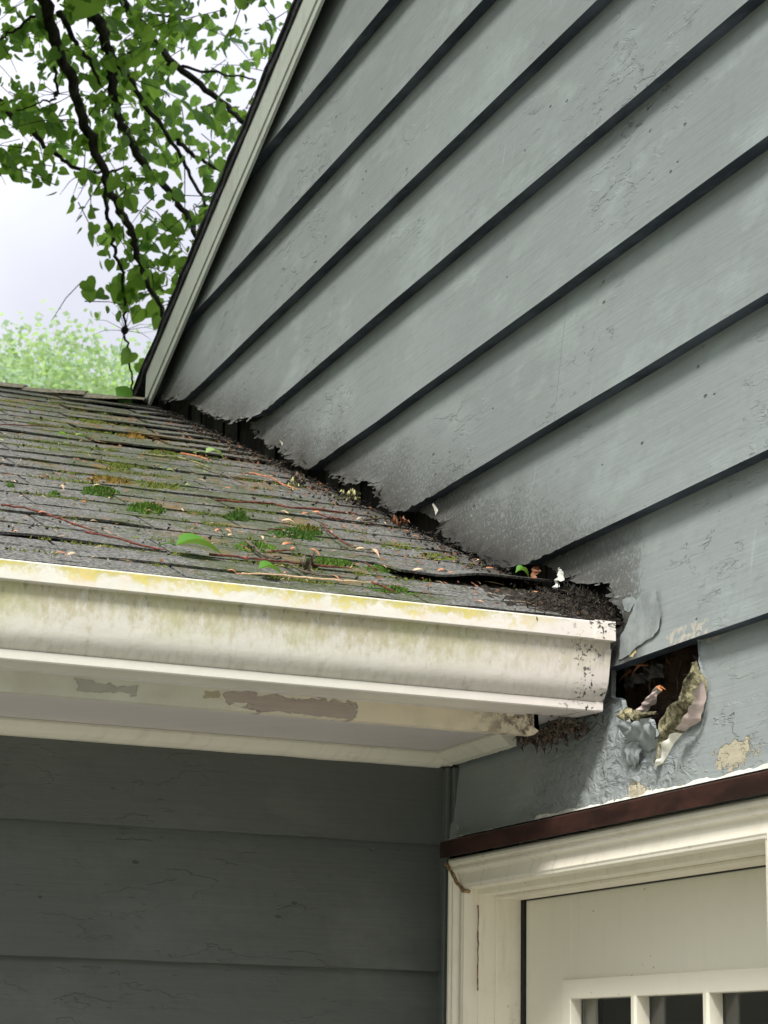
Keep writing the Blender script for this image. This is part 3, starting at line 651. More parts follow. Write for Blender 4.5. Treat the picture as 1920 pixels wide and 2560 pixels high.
dr = empty('door', (.045, -.5, GZ)); dr.parent = house; dr.matrix_parent_inverse = Matrix.Translation(-house.location); tag(dr, 'cream painted door with divided glass')
dm = MB(); DL, DR_, DT = -.1385, -.852, .2132; GL, GR, GT, GB = -.2700, -.775, .0880, -.75
for a, b, c, d in ((DL, GL, GZ+.03, DT), (GR, DR_, GZ+.03, DT), (GL, GR, GT, DT), (GL, GR, GZ+.03, GB)): dm.box((.045, min(a, b), c), (.085, max(a, b), d))
dm.build('door_panel', M_DOOR, dr, bevel=.001)
fr = MB(); FO = .0255
def ring(mb, o, i, x0, x1):
    (a0, a1, b0, b1), (c0, c1, d0, d1) = o, i
    O = [(a0, b0), (a1, b0), (a1, b1), (a0, b1)]; I = [(c0, d0), (c1, d0), (c1, d1), (c0, d1)]
    vs = [(x0, *p) for p in O]+[(x0, *p) for p in I]+[(x1, *p) for p in O]+[(x1+.010, *p) for p in I]
    fs = []
    for k in range(4): q = (k+1) % 4; fs += [(k, q, 4+q, 4+k), (k, 8+k, 8+q, q), (4+k, 4+q, 12+q, 12+k)]
    mb.add(vs, fs)
ring(fr, (GL+.0175, GR-.0175, GB-.0175, GT+.0185), (GL-.006, GR+.006, GB+.006, GT-.005), .0405, .0452)
fr.build('glass_frame', M_DOOR, dr, bevel=.001)
for yc in (-.4425, -.6100):
    mm = MB(); mm.prism([(.0385, -.0035), (.0385, .0035), (.0412, .0062), (.058, .0062), (.058, -.0062), (.0412, -.0062)], lambda p, q, yc=yc: (p, yc+q, GB), lambda p, q, yc=yc: (p, yc+q, GT-.0045)); mm.build('muntin', M_DOOR, dr)
for zc in (-.19, -.47):
    mm = MB(); mm.prism([(.0390, -.0035), (.0390, .0035), (.0412, .006), (.0575, .006), (.0575, -.006), (.0412, -.006)], lambda p, q, zc=zc: (p, GL, zc+q), lambda p, q, zc=zc: (p, GR, zc+q)); mm.build('muntin', M_DOOR, dr)
gl = MB(); gl.box((.0585, GR+.003, GB+.003), (.0615, GL-.003, GT-.002)); gl.build('glass_pane', M_GLASS, dr)
rm = MB()
rm.add([(.10, .0, GZ), (2.6, .0, GZ), (2.6, -2.6, GZ), (.10, -2.6, GZ), (.10, .0, .45), (2.6, .0, .45), (2.6, -2.6, .45), (.10, -2.6, .45)], [(0, 1, 2, 3), (4, 5, 6, 7), (0, 1, 5, 4), (1, 2, 6, 5), (2, 3, 7, 6)])
rm.build('interior_room', M_INT, house)
cu = MB(); rows = []
for i in range(41): y = lerp(-.165, -.235, i/40); rows.append([(.105+math.sin(i*1.1)*.008, y, .12), (.105+math.sin(i*1.1)*.010, y, GZ+.1)])
cu.grid(rows); cu.build('curtain', M_CURT, house)
stp = MB(); stp.box((-.9, -1.3, GZ), (-.02, -.04, GZ+.10)); tag(stp.build('door_step', M_PAV), 'plain concrete step in front of the cream door', 'step')

# ---- peeled paint round the hole
def P2(px, py, x): return onX(px, py, x)
def strip(mb, A, B, xa, xb, nm=6, bulge=0., noise_=.0):
    rows = []
    m = max(len(A), 2)*9
    def at(L_, t):
        f = t*(len(L_)-1); i = min(int(f), len(L_)-2); return lerp(L_[i][0], L_[i+1][0], f-i), lerp(L_[i][1], L_[i+1][1], f-i)
    for i in range(m+1):
        t = i/m; a = P2(*at(A, t), xa); b = P2(*at(B, t), xb); r_ = []; jj = nz(t*4, bulge*777, xa*99)*.008+nz(t*9, xa*77)*.0022; b = b+(b-a).normalized()*jj; b.x += nz(t*4, 5, xb*99)*.006
        for q in range(nm+1):
            s = q/nm; p = a.lerp(b, s); p.x -= bulge*math.sin(math.pi*s)+noise_*nz(t*6, s*4, bulge*99)+noise_*.6*nz(t*6, s*5, bulge*55); r_.append(p)
        rows.append(r_)
    mb.grid(rows)
fp = MB(); strip(fp, [(1742, 1652), (1762, 1700), (1758, 1760), (1748, 1802), (1704, 1832), (1656, 1868), (1643, 1910)], [(1736, 1668), (1712, 1712), (1698, 1752), (1660, 1768), (1647, 1800), (1646, 1850), (1641, 1912)], -.0165, -.030, 8, .004, .004)
tag(fp.build('paint_flap', M_BACK, house, smooth=True), 'large curled flap of paint showing its yellowed back')
f2 = MB(); strip(f2, [(1764, 1700), (1762, 1760), (1752, 1800), (1712, 1828)], [(1744, 1716), (1730, 1762), (1712, 1792), (1690, 1822)], -.0205, -.0345, 5, .002, .002); tag(f2.build('paint_flap', M_PINK, house, smooth=True), 'pinkish stained strip of curled paint')
f3 = MB(); strip(f3, [(1706, 1834), (1686, 1858), (1668, 1890), (1655, 1910), (1641, 1916)], [(1696, 1832), (1672, 1846), (1654, 1862), (1645, 1888), (1638, 1912)], -.036, -.040, 3, .002); tag(f3.build('paint_flap', M_WHITE, house, smooth=True), 'turned edge of the curled paint flap, white for the light it catches')  # light on the turned edge is painted in as white
f4 = MB(); strip(f4, [(1548, 1800), (1580, 1806), (1600, 1800), (1625, 1792), (1634, 1800)], [(1560, 1840), (1590, 1858), (1606, 1868), (1636, 1870), (1646, 1862)], -.034, -.0205, 8, .003, .005)
strip(f4, [(1565, 1868), (1590, 1868), (1604, 1872)], [(1570, 1905), (1586, 1918), (1600, 1915)], -.022, -.019, 4, .003, .003)
tag(f4.build('paint_flap', M_GREY, house, smooth=True), 'grey wrinkled sheet of paint hanging below the hole')
f5 = MB(); strip(f5, [(1548, 1788), (1560, 1765), (1580, 1772), (1600, 1780), (1640, 1778)], [(1555, 1802), (1570, 1800), (1590, 1802), (1612, 1792), (1648, 1784)], -.030, -.034, 3, .003, .004); tag(f5.build('paint_flap', M_BACK, house, smooth=True), 'pale yellow torn paint edge in the hole')
for q in range(14):
    mbs = MB(); a = P2(R_.uniform(1545, 1725), R_.uniform(1640, 1700), .012); d = Vector((0, R_.uniform(-.3, .3), -1)).normalized() if q % 2 else Vector((-.2, R_.choice((-1, 1)), R_.uniform(-.8, .2))).normalized(); l = R_.uniform(.015, .04); mbs.tube([a, a+d*l*.5+Vector((-.003, 0, 0)), a+d*l], [R_.uniform(.001, .0028), R_.uniform(.0008, .002), .0003], 4); mbs.build('wood_splinter', M_BROWN if q % 4 == 0 else M_ROT, house)
f6 = MB(); strip(f6, [(1588, 1778), (1612, 1750), (1640, 1716)], [(1610, 1782), (1636, 1758), (1656, 1722)], -.020, -.014, 3, .002, .002); f6.build('splinter', M_PINK, house)
f7 = MB(); strip(f7, [(1640, 1716), (1650, 1712)], [(1654, 1728), (1660, 1716)], -.0215, -.020, 2, .001); tag(f7.build('splinter', M_ORANGE, house), 'orange broken end of splinter')
# lifted plates of old paint on the lowest full board, near the gutter
pl = MB()
def plate(poly, x, th=.0022):
    a = [P2(px, py, x+th-.001) for px, py in poly]; b = [P2(px, py, x-th) for px, py in poly]; n = len(poly); c = sum(b, Vector())/n; c.x -= .0006
    k = [(i, (i+1) % n, n+(i+1) % n, n+i) for i in range(n)]; pl.add(a+b+[c], k+[(n+i, n+(i+1) % n, 2*n) for i in range(n)])
plate(dense([(1546, 1650), (1552, 1590), (1575, 1540), (1590, 1500), (1620, 1478), (1640, 1470), (1642, 1498), (1652, 1530), (1648, 1570), (1632, 1592), (1608, 1606), (1585, 1622), (1570, 1640)], 7, 1.6), -.0180)
plate(dense([(1556, 1500), (1580, 1490), (1592, 1500), (1574, 1530), (1560, 1525)], 6, 1.5), -.0135)
pl.build('loose_paint', M_GREY, house)
for px, py, q in ((706, 1112, .010), (1092, 1282, .016), (1180, 1290, .004)):
    wh = MB(); chip(wh, onX(px, py, -.024), q, math.radians(65), .004); wh.build('paint_curl', M_WHITE, house)

# ================================================================ LITTER ON THE ROOF
H0 = .008
def stalk(label, pts, r, mat, group='dry stalks lying on the shingles', name='stalk'):
    p = []
    for i in range(len(pts)-1):
        for q in range(4):
            t = q/4; a = onRoof(lerp(pts[i][0], pts[i+1][0], t), lerp(pts[i][1], pts[i+1][1], t), H0+.002+R_.uniform(0, .0015)); p.append(a)
    p.append(onRoof(*pts[-1], H0+.003)); n = len(p)
    r *= .72; mb = MB(); mb.tube(p, [r*(.7+.5*abs(nz(i*.9, r*999)))*(1 if i < n-2 else .5) for i in range(n)], 6)
    for i in range(1, n-1, 3):
        if R_.random() < .5: d = (p[i+1]-p[i]).normalized(); s = d.cross(RN)*R_.choice((-1, 1)); mb.tube([p[i], p[i]+(d*.6+s*.4+RN*.3).normalized()*r*R_.uniform(3, 7)], [r*.6, r*.2], 4)
    o = mb.build(name, mat); tag(o, label, 'twig', group)
stalk('long reddish dry stalk starting at the left edge of the roof', [(0, 1283), (60, 1290), (125, 1310), (180, 1330), (240, 1350)], .0022, M_TWIG)
stalk('reddish dry stalk leading up to the big green leaf', [(210, 1352), (285, 1366), (365, 1390), (412, 1396)], .0022, M_TWIG)
stalk('long straight reddish stalk running right from the big green leaf', [(520, 1407), (610, 1417), (715, 1426), (790, 1434), (876, 1443)], .0024, M_TWIG)
stalk('thick dark red stalk high on the roof left of the siding', [(538, 1268), (600, 1273), (680, 1277), (730, 1287), (800, 1292), (890, 1301)], .0026, M_TWIG)
stalk('short red stalk branching below the thick dark red one', [(790, 1303), (825, 1312), (862, 1318)], .0020, M_TWIG)
stalk('slanting red stalk ending at a cream seed scale', [(803, 1328), (822, 1350), (850, 1372), (884, 1390)], .0021, M_TWIG)
stalk('short thick grey brown twig standing across the red stalk', [(612, 1372), (635, 1392), (655, 1410), (692, 1419)], .0036, M_TWG2)
stalk('mossy green stem high on the roof', [(350, 1150), (395, 1154), (440, 1158), (490, 1172), (545, 1196)], .0028, M_TWG3)
stalk('dark twig below the end of the mossy green stem', [(510, 1190), (550, 1203), (585, 1216), (616, 1231)], .0020, M_TWG2)
stalk('orange brown dry stem beside the siding', [(620, 1198), (675, 1208), (700, 1226), (745, 1240)], .0022, M_BRACT)
stalk('pale dry stalk lying just above the gutter lip', [(600, 1456), (680, 1460), (760, 1466), (850, 1474), (925, 1478)], .0019, M_CREAM)
stalk('short dark red stalk at the end of the pale one', [(925, 1477), (955, 1488), (985, 1505)], .0022, M_TWIG)
stalk('thin red stalk between two moss clumps near the gutter', [(905, 1425), (925, 1440), (945, 1460)], .0015, M_TWIG)
stalk('dark crooked twig beside the yellow green leaf', [(720, 1432), (755, 1452), (800, 1460), (880, 1468)], .0026, M_TWG2)
stalk('thin dark stalk along a shingle edge at the far left', [(0, 1076), (80, 1079), (156, 1083)], .0018, M_TWIG)
stalk('pinkish stalk left of the small pale leaf', [(450, 1147), (490, 1156), (528, 1167)], .0024, M_BRACT)
stalk('dark twig touching the siding high up', [(680, 1180), (700, 1172), (722, 1160)], .0018, M_TWG2)
stalk('black stub of twig left of the curled brown leaf', [(905, 1318), (930, 1314), (960, 1313)], .0034, M_TWG2)
stalk('short red stalk left of the moss patch', [(668, 1343), (690, 1342), (706, 1343)], .0018, M_TWIG)
stalk('red stalk above the grey brown twig', [(665, 1402), (690, 1398), (725, 1396)], .0020, M_TWIG)

def leaf_mesh(mb, base, d, side, up, L_, Wd, curl=.15, fold=.25, n=7, tip=1.35):
    rows = []
    for i in range(n+1):
        t = i/n; w = Wd*.5*(math.sin(math.pi*min(1, t**.62))**.8)*(1 if t < .98 else 0)+.0002
        c = base+d*L_*t+up*(curl*L_*math.sin(math.pi*t)*.6-curl*L_*t*t*.6)
        rows.append([c+side*w*q+up*abs(q)*w*fold for q in (-1, -.5, 0, .5, 1)])
    mb.grid(rows)
def leaf_on(label, a, b, wf, mat, curl=.25, fold=.5, lift=.006, name='fallen_leaf', group='fallen leaves on the shingles', cat='leaf', stem=0):
    A = onRoof(*a, H0+lift); L_ = math.hypot(b[0]-a[0], 1.2*(b[1]-a[1]))/1650; B = onRoof(b[0], a[1]+(b[1]-a[1])*.25+(b[0]-a[0])*.09, H0+lift); d = (B-A); d.normalize(); s = d.cross(RN).normalized()
    mb = MB(); leaf_mesh(mb, A, d, s, RN, L_, L_*wf, curl, fold)
    if stem: mb.tube([A, A-d*stem*.5+RN*.002, A-d*stem-RN*.002], .0009, 4)
    o = mb.build(name, mat, smooth=True); tag(o, label, cat, group)
leaf_on('big glossy green leaf curled up above the gutter', (434, 1396), (530, 1402), .70, M_FALL, .16, .45, .008, stem=.02)
leaf_on('yellow green leaf lying right of the big green leaf', (642, 1452), (690, 1454), .9, M_FALL, .2, .45, .006)
leaf_on('pale green leaf high on the roof near the siding', (512, 1150), (572, 1153), .75, M_FALP, .3, .3, .005, stem=.025)
leaf_on('small bright leaf in the upper left of the roof', (134, 1108), (177, 1120), .55, M_FALL, .4, .4, .005)
leaf_on('tiny pale leaf at the left edge of the roof', (0, 1119), (16, 1116), .8, M_FALP, .2, .2, .004)
leaf_on('tiny pale leaf among the moss in mid roof', (412, 1194), (438, 1200), .6, M_FALP, .2, .3, .004)
leaf_on('pale leaf scrap below the mossy stem', (504, 1198), (518, 1201), .9, M_FALP, .2, .3, .004)
leaf_on('pale leaf scrap right of the orange moss', (460, 1232), (478, 1234), .8, M_FALP, .2, .3, .004)
leaf_on('small lime leaf wedged beside the rotted siding', (1283, 1466), (1316, 1470), .9, M_FALL, .5, .6, .010)
leaf_on('pale scrap under the small bright leaf', (155, 1123), (172, 1127), .6, M_FALP, .2, .2, .003)
leaf_on('pale scrap left of the yellow moss', (186, 1103), (216, 1107), .6, M_FALP, .2, .3, .003)
leaf_on('faint pale scrap in mid roof', (396, 1187), (410, 1190), .7, M_FALP, .2, .3, .003)

BG = 'dry bud scales scattered on the shingles'
bits = [(534, 1349, 556, 1346, 'B'), (556, 1344, 574, 1356, 'B'), (566, 1360, 586, 1358, 'C'), (590, 1352, 606, 1357, 'B'), (699, 1296, 718, 1304, 'C'), (712, 1300, 724, 1297, 'C'), (700, 1320, 738, 1326, 'C'), (752, 1303, 778, 1300, 'B'), (776, 1298, 806, 1302, 'B'),
        (700, 1345, 708, 1349, 'C'), (702, 1383, 742, 1380, 'B'), (722, 1394, 746, 1391, 'B'), (766, 1396, 792, 1410, 'B'), (886, 1394, 924, 1396, 'C'), (915, 1398, 942, 1418, 'C'), (132, 1408, 160, 1414, 'B'), (164, 1412, 194, 1411, 'C'), (28, 1352, 46, 1353, 'B'),
        (92, 1303, 118, 1306, 'B'), (562, 1452, 584, 1459, 'B'), (586, 1458, 602, 1461, 'B'), (826, 1462, 840, 1472, 'B'), (1026, 1449, 1068, 1454, 'C'), (1090, 1450, 1120, 1452, 'B'), (1112, 1456, 1142, 1462, 'B'), (1326, 1500, 1350, 1504, 'B'), (1212, 1440, 1242, 1438, 'B'),
        (1186, 1422, 1204, 1422, 'C'), (562, 1236, 586, 1230, 'B'), (130, 1202, 146, 1208, 'B'), (230, 1232, 262, 1236, 'C'), (0, 1182, 12, 1184, 'C'), (143, 1235, 158, 1247, 'C'), (98, 1261, 110, 1265, 'C'), (1028, 1358, 1046, 1364, 'B'), (955, 1324, 962, 1332, 'C'), (888, 1318, 912, 1321, 'C'),
        (650, 1362, 656, 1374, 'C'), (757, 1474, 764, 1477, 'C'), (824, 1398, 838, 1400, 'B'), (1125, 1423, 1132, 1428, 'B'), (268, 1265, 280, 1262, 'C'), (222, 1323, 240, 1326, 'C'), (446, 1292, 456, 1300, 'C'), (705, 1455, 716, 1451, 'B'), (858, 1300, 868, 1304, 'C')]
wherev = ['left part', 'middle', 'right part']
for i, (a, b, c, d, m_) in enumerate(bits):
    colr = 'orange' if m_ == 'B' else 'cream'
    zone = 'left third of the roof' if a < 400 else 'middle of the roof' if a < 800 else 'right end of the roof'
    row_ = 'close to the gutter' if b > 1380 else 'half way up' if b > 1280 else 'high up'
    leaf_on(f'{colr} dry bud scale, {row_}, {zone}', (a, b), (c, d), .42, M_BRACT if m_ == 'B' else M_CREAM, R_.uniform(.15, .4), R_.uniform(-.3, .5), .003, 'bud_scale', f'{colr} bud scales {row_}, {zone}', 'bud scale')
def crumple(name, label, cat, px, py, rx, n, mat, off=.006, size=.008):
    mb = MB()
    for _ in range(n):
        p = onRoof(px+R_.uniform(-rx, rx), py+R_.uniform(-rx*.25, rx*.25), off+R_.uniform(0, .008)); d = Vector((R_.uniform(-1, 1), R_.uniform(-1, 1), R_.uniform(-.2, .8))).normalized(); s = d.cross(Vector((.2, .3, 1))).normalized()
        leaf_mesh(mb, p, d, s, d.cross(s), size*R_.uniform(.7, 1.6), size*R_.uniform(.5, .9), .5, .5, 4)
    tag(mb.build(name, mat, smooth=True), label, cat)
crumple('withered_catkin', 'crumpled pale yellow catkin lying against the siding gap', 'catkin', 866, 1254, 32, 26, M_YEL)
crumple('withered_catkin', 'dull yellow catkin just uphill of the pale crumpled one', 'catkin', 728, 1227, 14, 10, M_YEL)
crumple('dead_leaf', 'curled brown dead leaf beside a black twig stub', 'leaf', 1000, 1322, 20, 7, M_BROWN, .008, .014)
crumple('dead_leaf', 'crumpled grey leaf beside the dark crooked twig', 'leaf', 762, 1440, 20, 10, M_TWG2, .008, .012)
crumple('dead_leaf', 'dark crumpled leaf uphill by the siding', 'leaf', 742, 1218, 8, 12, M_TWG2, .008, .010)
db = MB(); p0 = onX(1322, 1470, -.028)
strip(db, [(1318, 1472), (1328, 1445), (1332, 1418)], [(1336, 1466), (1342, 1440), (1346, 1416)], -.030, -.026, 3, .004, .003); tag(db.build('dead_leaf', M_BROWN, smooth=True), 'upright rusty brown dead leaf wedged under the siding point', 'leaf')
db = MB(); strip(db, [(1386, 1470), (1394, 1440), (1398, 1418)], [(1396, 1476), (1402, 1450), (1402, 1424)], -.030, -.027, 3, .003, .003); tag(db.build('paint_chip', M_CAULK, smooth=True), 'pale upright paint chip by the hole above the gutter end', 'paint chip'); db = MB(); strip(db, [(1366, 1490), (1380, 1492)], [(1376, 1508), (1392, 1500)], -.04, -.04, 2, .003); tag(db.build('paint_chip', M_CAULK, smooth=True), 'small pale paint chip lying at the foot of the upright one', 'paint chip')
# moss clumps
def moss(label, px, py, rx, ry, n, mat, h=.007, group='moss clumps on the shingles'):
    mb = MB()
    for _ in range(n):
        a = R_.uniform(0, 2*math.pi); r = math.sqrt(R_.random())*(1+.7*nz(math.cos(a)*1.6+px, math.sin(a)*1.6))*(1 if R_.random() < .85 else 1.35); p = onRoof(px+rx*r*math.cos(a), py+ry*r*math.sin(a)+rx*r*math.cos(a)*.09, .003)
        hh = h*(1-.7*r*r)*R_.uniform(.6, 1.3); q = R_.uniform(.0014, .0028)
        if nz(p.x*55+px, p.y*70)+.28*nz(p.x*160, p.y*160) < -.10: continue
        tip = p+RN*hh+Vector((R_.uniform(-1, 1), R_.uniform(-1, 1), 0))*hh*.5
        u = Vector((math.cos(a*7), math.sin(a*7), 0)); w = Vector((-u.y, u.x, 0))
        mb.add([p+u*q, p-u*q*.5+w*q, p-u*q*.5-w*q, tip], [(0, 1, 3), (1, 2, 3), (2, 0, 3)])
    tag(mb.build('moss_clump', mat), label, 'moss', group)
moss('dark green moss cushion in the left of the roof', 250, 1238, 52, 10, 900, M_MOSS, .010)
moss('bright green moss cushion right of the dark green one', 366, 1281, 50, 12, 900, M_MOSS, .010)
moss('small round moss cushion in mid roof', 592, 1300, 28, 9, 450, M_MOSS, .011)
moss('wide moss patch with rusty top left of the long slanting red stalk', 750, 1342, 74, 15, 1000, M_MOSS, .007)
moss('rusty moss crest along the wide patch', 768, 1334, 40, 5, 260, M_MOSO, .009)
moss('thin moss patch around the grey brown twig', 640, 1375, 52, 13, 360, M_MOSS, .006)
moss('bright moss patch just uphill of the pale stalk', 820, 1415, 72, 12, 900, M_MOSS, .006)
moss('small moss patch under the cream seed scale', 950, 1430, 40, 10, 260, M_MOSS, .005)
moss('low moss patch by the gutter lip', 980, 1482, 60, 10, 420, M_MOSS, .005)
moss('yellow moss patch highest on the roof', 235, 1058, 46, 9, 420, M_MOSY, .006)
moss('rusty moss patch below the rake board', 335, 1094, 38, 8, 420, M_MOSO, .009)
moss('yellow moss patch beside the mossy green stem', 410, 1140, 44, 9, 300, M_MOSY, .006)
moss('yellow moss patch left of the mossy green stem', 305, 1170, 40, 9, 300, M_MOSY, .006)
moss('rusty moss patch uphill of the dark green cushion', 278, 1208, 64, 8, 420, M_MOSO, .007)
moss('olive moss streak right of the rusty patches', 395, 1224, 64, 8, 420, M_MOSY, .005)
moss('small dark moss tuft at the left', 134, 1242, 16, 5, 120, M_MOSS, .006)
moss('tiny dark moss tuft near the left edge', 26, 1221, 10, 4, 70, M_MOSS, .006)
moss('faint moss patch right of the curled brown leaf', 1000, 1372, 60, 9, 220, M_MOSY, .004)
moss('faint moss patch downhill of the lifted shingle tab', 1090, 1398, 48, 9, 300, M_MOSY, .004)
mm_ = MB(); k = 0
while k < 5200:
    rr = R_.randrange(0, 22); y = -.43+.092*rr+R_.gauss(0, .006)-.004; x = -.40+R_.gauss(0, .17)+.05*y
    if x > -.03 or y < -.49 or nz(x*9, y*7)+.5*nz(x*34, y*26) < .12: continue
    k += 1; p = rp(x, y, .003); hh = R_.uniform(.0012, .0045); q = R_.uniform(.0008, .0020); a = R_.uniform(0, 6.3); u = Vector((math.cos(a), math.sin(a), 0)); w = Vector((-u.y, u.x, 0))
    mm_.add([p+u*q, p-u*q*.5+w*q, p-u*q*.5-w*q, p+RN*hh+u*hh*.4], [(0, 1, 3), (1, 2, 3), (2, 0, 3)])
tag(mm_.build('moss_mat', M_MOSY), 'thin moss creeping along the lower edges of the shingles', 'moss', kind='stuff')
# loose grit, needles and crumbs
gb = MB()
for i in range(3000):
    near_wall = i < 2000
    if near_wall: y = R_.uniform(-.49, 1.5); x = -.018-abs(R_.gauss(0, .034))
    else: y = R_.uniform(-.49, 1.5); x = R_.uniform(-1.0, -.03)
    p = rp(x, y, .006+(R_.uniform(0, .006) if near_wall else 0)); s = R_.uniform(.0012, .0042)
    d = [Vector((R_.uniform(-1, 1), R_.uniform(-1, 1), R_.uniform(-.6, 1)))*s for _ in range(4)]
    gb.add([p+q for q in d], [(0, 1, 2), (0, 2, 3), (0, 3, 1), (1, 3, 2)])
tag(gb.build('roof_grit', M_DEB), 'dark crumbs and grit scattered over the shingles', 'debris', kind='stuff')
gb = MB()
for i in range(420):
    p = rp(R_.uniform(-.95, -.03), R_.uniform(-.49, 1.4), .0075); a = R_.gauss(0, .8); d = Vector((math.cos(a), math.sin(a), math.sin(a)*SL)); ln = R_.uniform(.004, .014)
    gb.tube([p-d*ln, p+RN*.001, p+d*ln], [.0003, .0007, .0003], 3)
tag(gb.build('seed_litter', M_CREAM), 'fine pale seed husks and stalk bits on the shingles', 'litter', kind='stuff')
gb = MB()
for i in range(560):
    y = R_.uniform(-.49, 1.3); x = -.02-abs(R_.gauss(0, .16 if i % 3 else .4)); p = rp(x, y, .006); a = R_.uniform(0, 3.14); d = Vector((math.cos(a), math.sin(a), math.sin(a)*SL)); e = d.cross(RN); ln = R_.uniform(.002, .007); w = ln*R_.uniform(.2, .5)
    gb.add([p-d*ln, p+e*w+RN*w*.6, p+d*ln+RN*ln*R_.uniform(0, .6), p-e*w+RN*w*.3], [(0, 1, 2, 3)])
tag(gb.build('brown_litter', M_BROWN), 'small brown flakes of dead leaf strewn beside the siding', 'litter', kind='stuff')
# the mound of rotted debris at the gutter's end
mo = MB(); rows = []
for i in range(29):
    rows.append([])
    for j in range(37):
        y = -.515+.26*i/28; x = -.002-.15*j/36
        u = (x+.030)/.085; v = (y+.43)/.085
        h = .001+.010*math.exp(-(u*u*1.2+v*v))*(1+.9*nz(x*60, y*60))+.008*nz(x*130, y*130)+.006*nz(x*260, y*260)*math.exp(-(u*u+v*v)*.5)*math.exp(-(u*u+v*v)*.5)-.006*max(0, abs(u)-1.2)-.010*max(0, v-1.2)
        rows[-1].append(rp(x, y, h))
mo.grid(rows)
for _ in range(420):
    x = -.004-abs(R_.gauss(0, .04)); y = -.46+R_.gauss(0, .035); u = (x+.03)/.085; v = (y+.43)/.085
    if y < -.535: continue
    p = rp(x, y, .004+.02*math.exp(-(u*u*1.2+v*v))); d = Vector((R_.uniform(-1, 1), R_.uniform(-1, 1), R_.uniform(-.2, .9))).normalized()*R_.uniform(.004, .013)
    mo.tube([p-d*.4, p+d], [.0011, .0003], 3)
tag(mo.build('debris_mound', M_DEB), 'dark heap of rotted leaves and grit at the gutter end', 'debris', kind='stuff')
ne = MB()
for _ in range(330):
    t = R_.random(); y = lerp(-.44, -.24, t); x = -.016-abs(R_.gauss(0, .020))*(1.1-t); z = lerp(.402, .418, t)+R_.gauss(0, .006)-.010*(1-abs(2*t-1))
    if x < -.085: continue
    p = Vector((x, y, z)); d = Vector((R_.uniform(-.6, .6), R_.uniform(-.6, .6), R_.uniform(-1, .3))).normalized()*R_.uniform(.003, .012); ne.tube([p, p+d], [R_.uniform(.0008, .003), .0003], 4)
tag(ne.build('fibrous_grime', M_NEST), 'matted brown fibres and grime where the fascia meets the wall', 'debris', kind='stuff')
sp = MB()
for _ in range(60):
    p = onX(1460+R_.uniform(0, 50), 1768+R_.gauss(0, 16), -.018); d = Vector((R_.uniform(-1, .2), R_.uniform(-.6, .6), R_.uniform(-1, .3))).normalized()*R_.uniform(.003, .010); sp.tube([p, p+d], [R_.uniform(.0006, .0018), .0003], 4)
tag(sp.build('fibrous_grime', M_NEST), 'small tuft of brown fibre below the gutter end at the hole', 'debris', kind='stuff')

# ================================================================ TREES
def heart(mb, p, d, side, up, s):
    """a hanging heart-shaped leaf: 9 points, folded on its midrib"""
    o = [(0, 0), (.34, -.12), (.52, .16), (.40, .55), (0, 1.12)]
    m = [(0, .02), (0, .35), (0, .7)]
    f = .18+R_.random()*.25; bend = R_.uniform(-.2, .35)
    def q(x, y): return p+side*x*s+d*y*s+up*(abs(x)*f-bend*y*y*.4)*s
    vs = [q(0, .03), q(0, .4), q(0, .75), q(0, 1.1)]
    for g_ in (1, -1): vs += [q(.20*g_, -.10), q(.42*g_, .02), q(.50*g_, .28), q(.42*g_, .58), q(.20*g_, .88)]
    mb.add(vs, [(0, 4, 5, 6), (0, 6, 1), (1, 6, 7), (1, 7, 2), (2, 7, 8, 3), (0, 11, 10, 9), (0, 1, 11), (1, 12, 11), (1, 2, 12), (2, 3, 13, 12)])
near = tag(empty('overhanging_tree', (0, 0, GZ)), 'leafy tree whose heart leaved branches hang down behind the gable', 'tree')
DB = 7.0
tb = far(-520, 1500, 8.2); near.location = (tb.x, tb.y, GZ)
def wob(pts, dep, sub=6, w=.012):
    out = []
    P_ = [far(x, y, dd) for (x, y), dd in zip(pts, dep)]
    for i in range(len(P_)-1):
        p0, p1, p2, p3 = P_[max(i-1, 0)], P_[i], P_[i+1], P_[min(i+2, len(P_)-1)]
        for k in range(sub):
            t = k/sub; out.append(.5*((2*p1)+(p2-p0)*t+(2*p0-5*p1+4*p2-p3)*t*t+(3*p1-p0-3*p2+p3)*t**3)+Vector((R_.uniform(-w, w), R_.uniform(-w, w), R_.uniform(-w, w)))*.6)
    out.append(P_[-1]); return out
TR = MB(); trunk_top = far(-430, -900, 8.0)
tr_pts = [Vector((tb.x, tb.y, GZ)), Vector((tb.x+.05, tb.y, GZ+1.2)), far(-500, 300, 8.1), trunk_top, far(-380, -1600, 7.8)]
TR.tube(tr_pts, [.19, .15, .13, .10, .05], 14); TR.build('trunk', M_BARK, near, smooth=True)
BR = MB(); segs = []
def br(pts, dep, r0, r1, tie=None):
    p = wob(pts, dep); n = len(p)
    if tie is not None: p = [tie]+p; n += 1
    BR.tube(p, [lerp(r0, r1, (i/(n-1))**.8)*(1+.15*nz(i*.7, r0*99)) for i in range(n)], 8); segs.append(p); return p
hub1, hub2 = far(-430, -900, 8.0), far(-405, -1200, 7.9)
br([(-60, -420), (60, -140), (110, 0), (145, 120), (185, 220), (222, 330), (260, 430), (300, 530), (330, 590), (345, 640), (365, 700), (410, 785), (450, 850)], [7.4, 7.2, 7, 7, 7, 7, 7, 6.9, 6.9, 6.9, 6.9, 6.9, 6.9], .027, .006, hub1)
br([(30, -420), (150, -120), (205, 0), (255, 70), (275, 140), (283, 220), (300, 300), (335, 370), (400, 455), (455, 520), (500, 600)], [7.6, 7.4, 7.3, 7.2, 7.2, 7.2, 7.2, 7.1, 7.1, 7.1, 7.0], .028, .009, hub2)
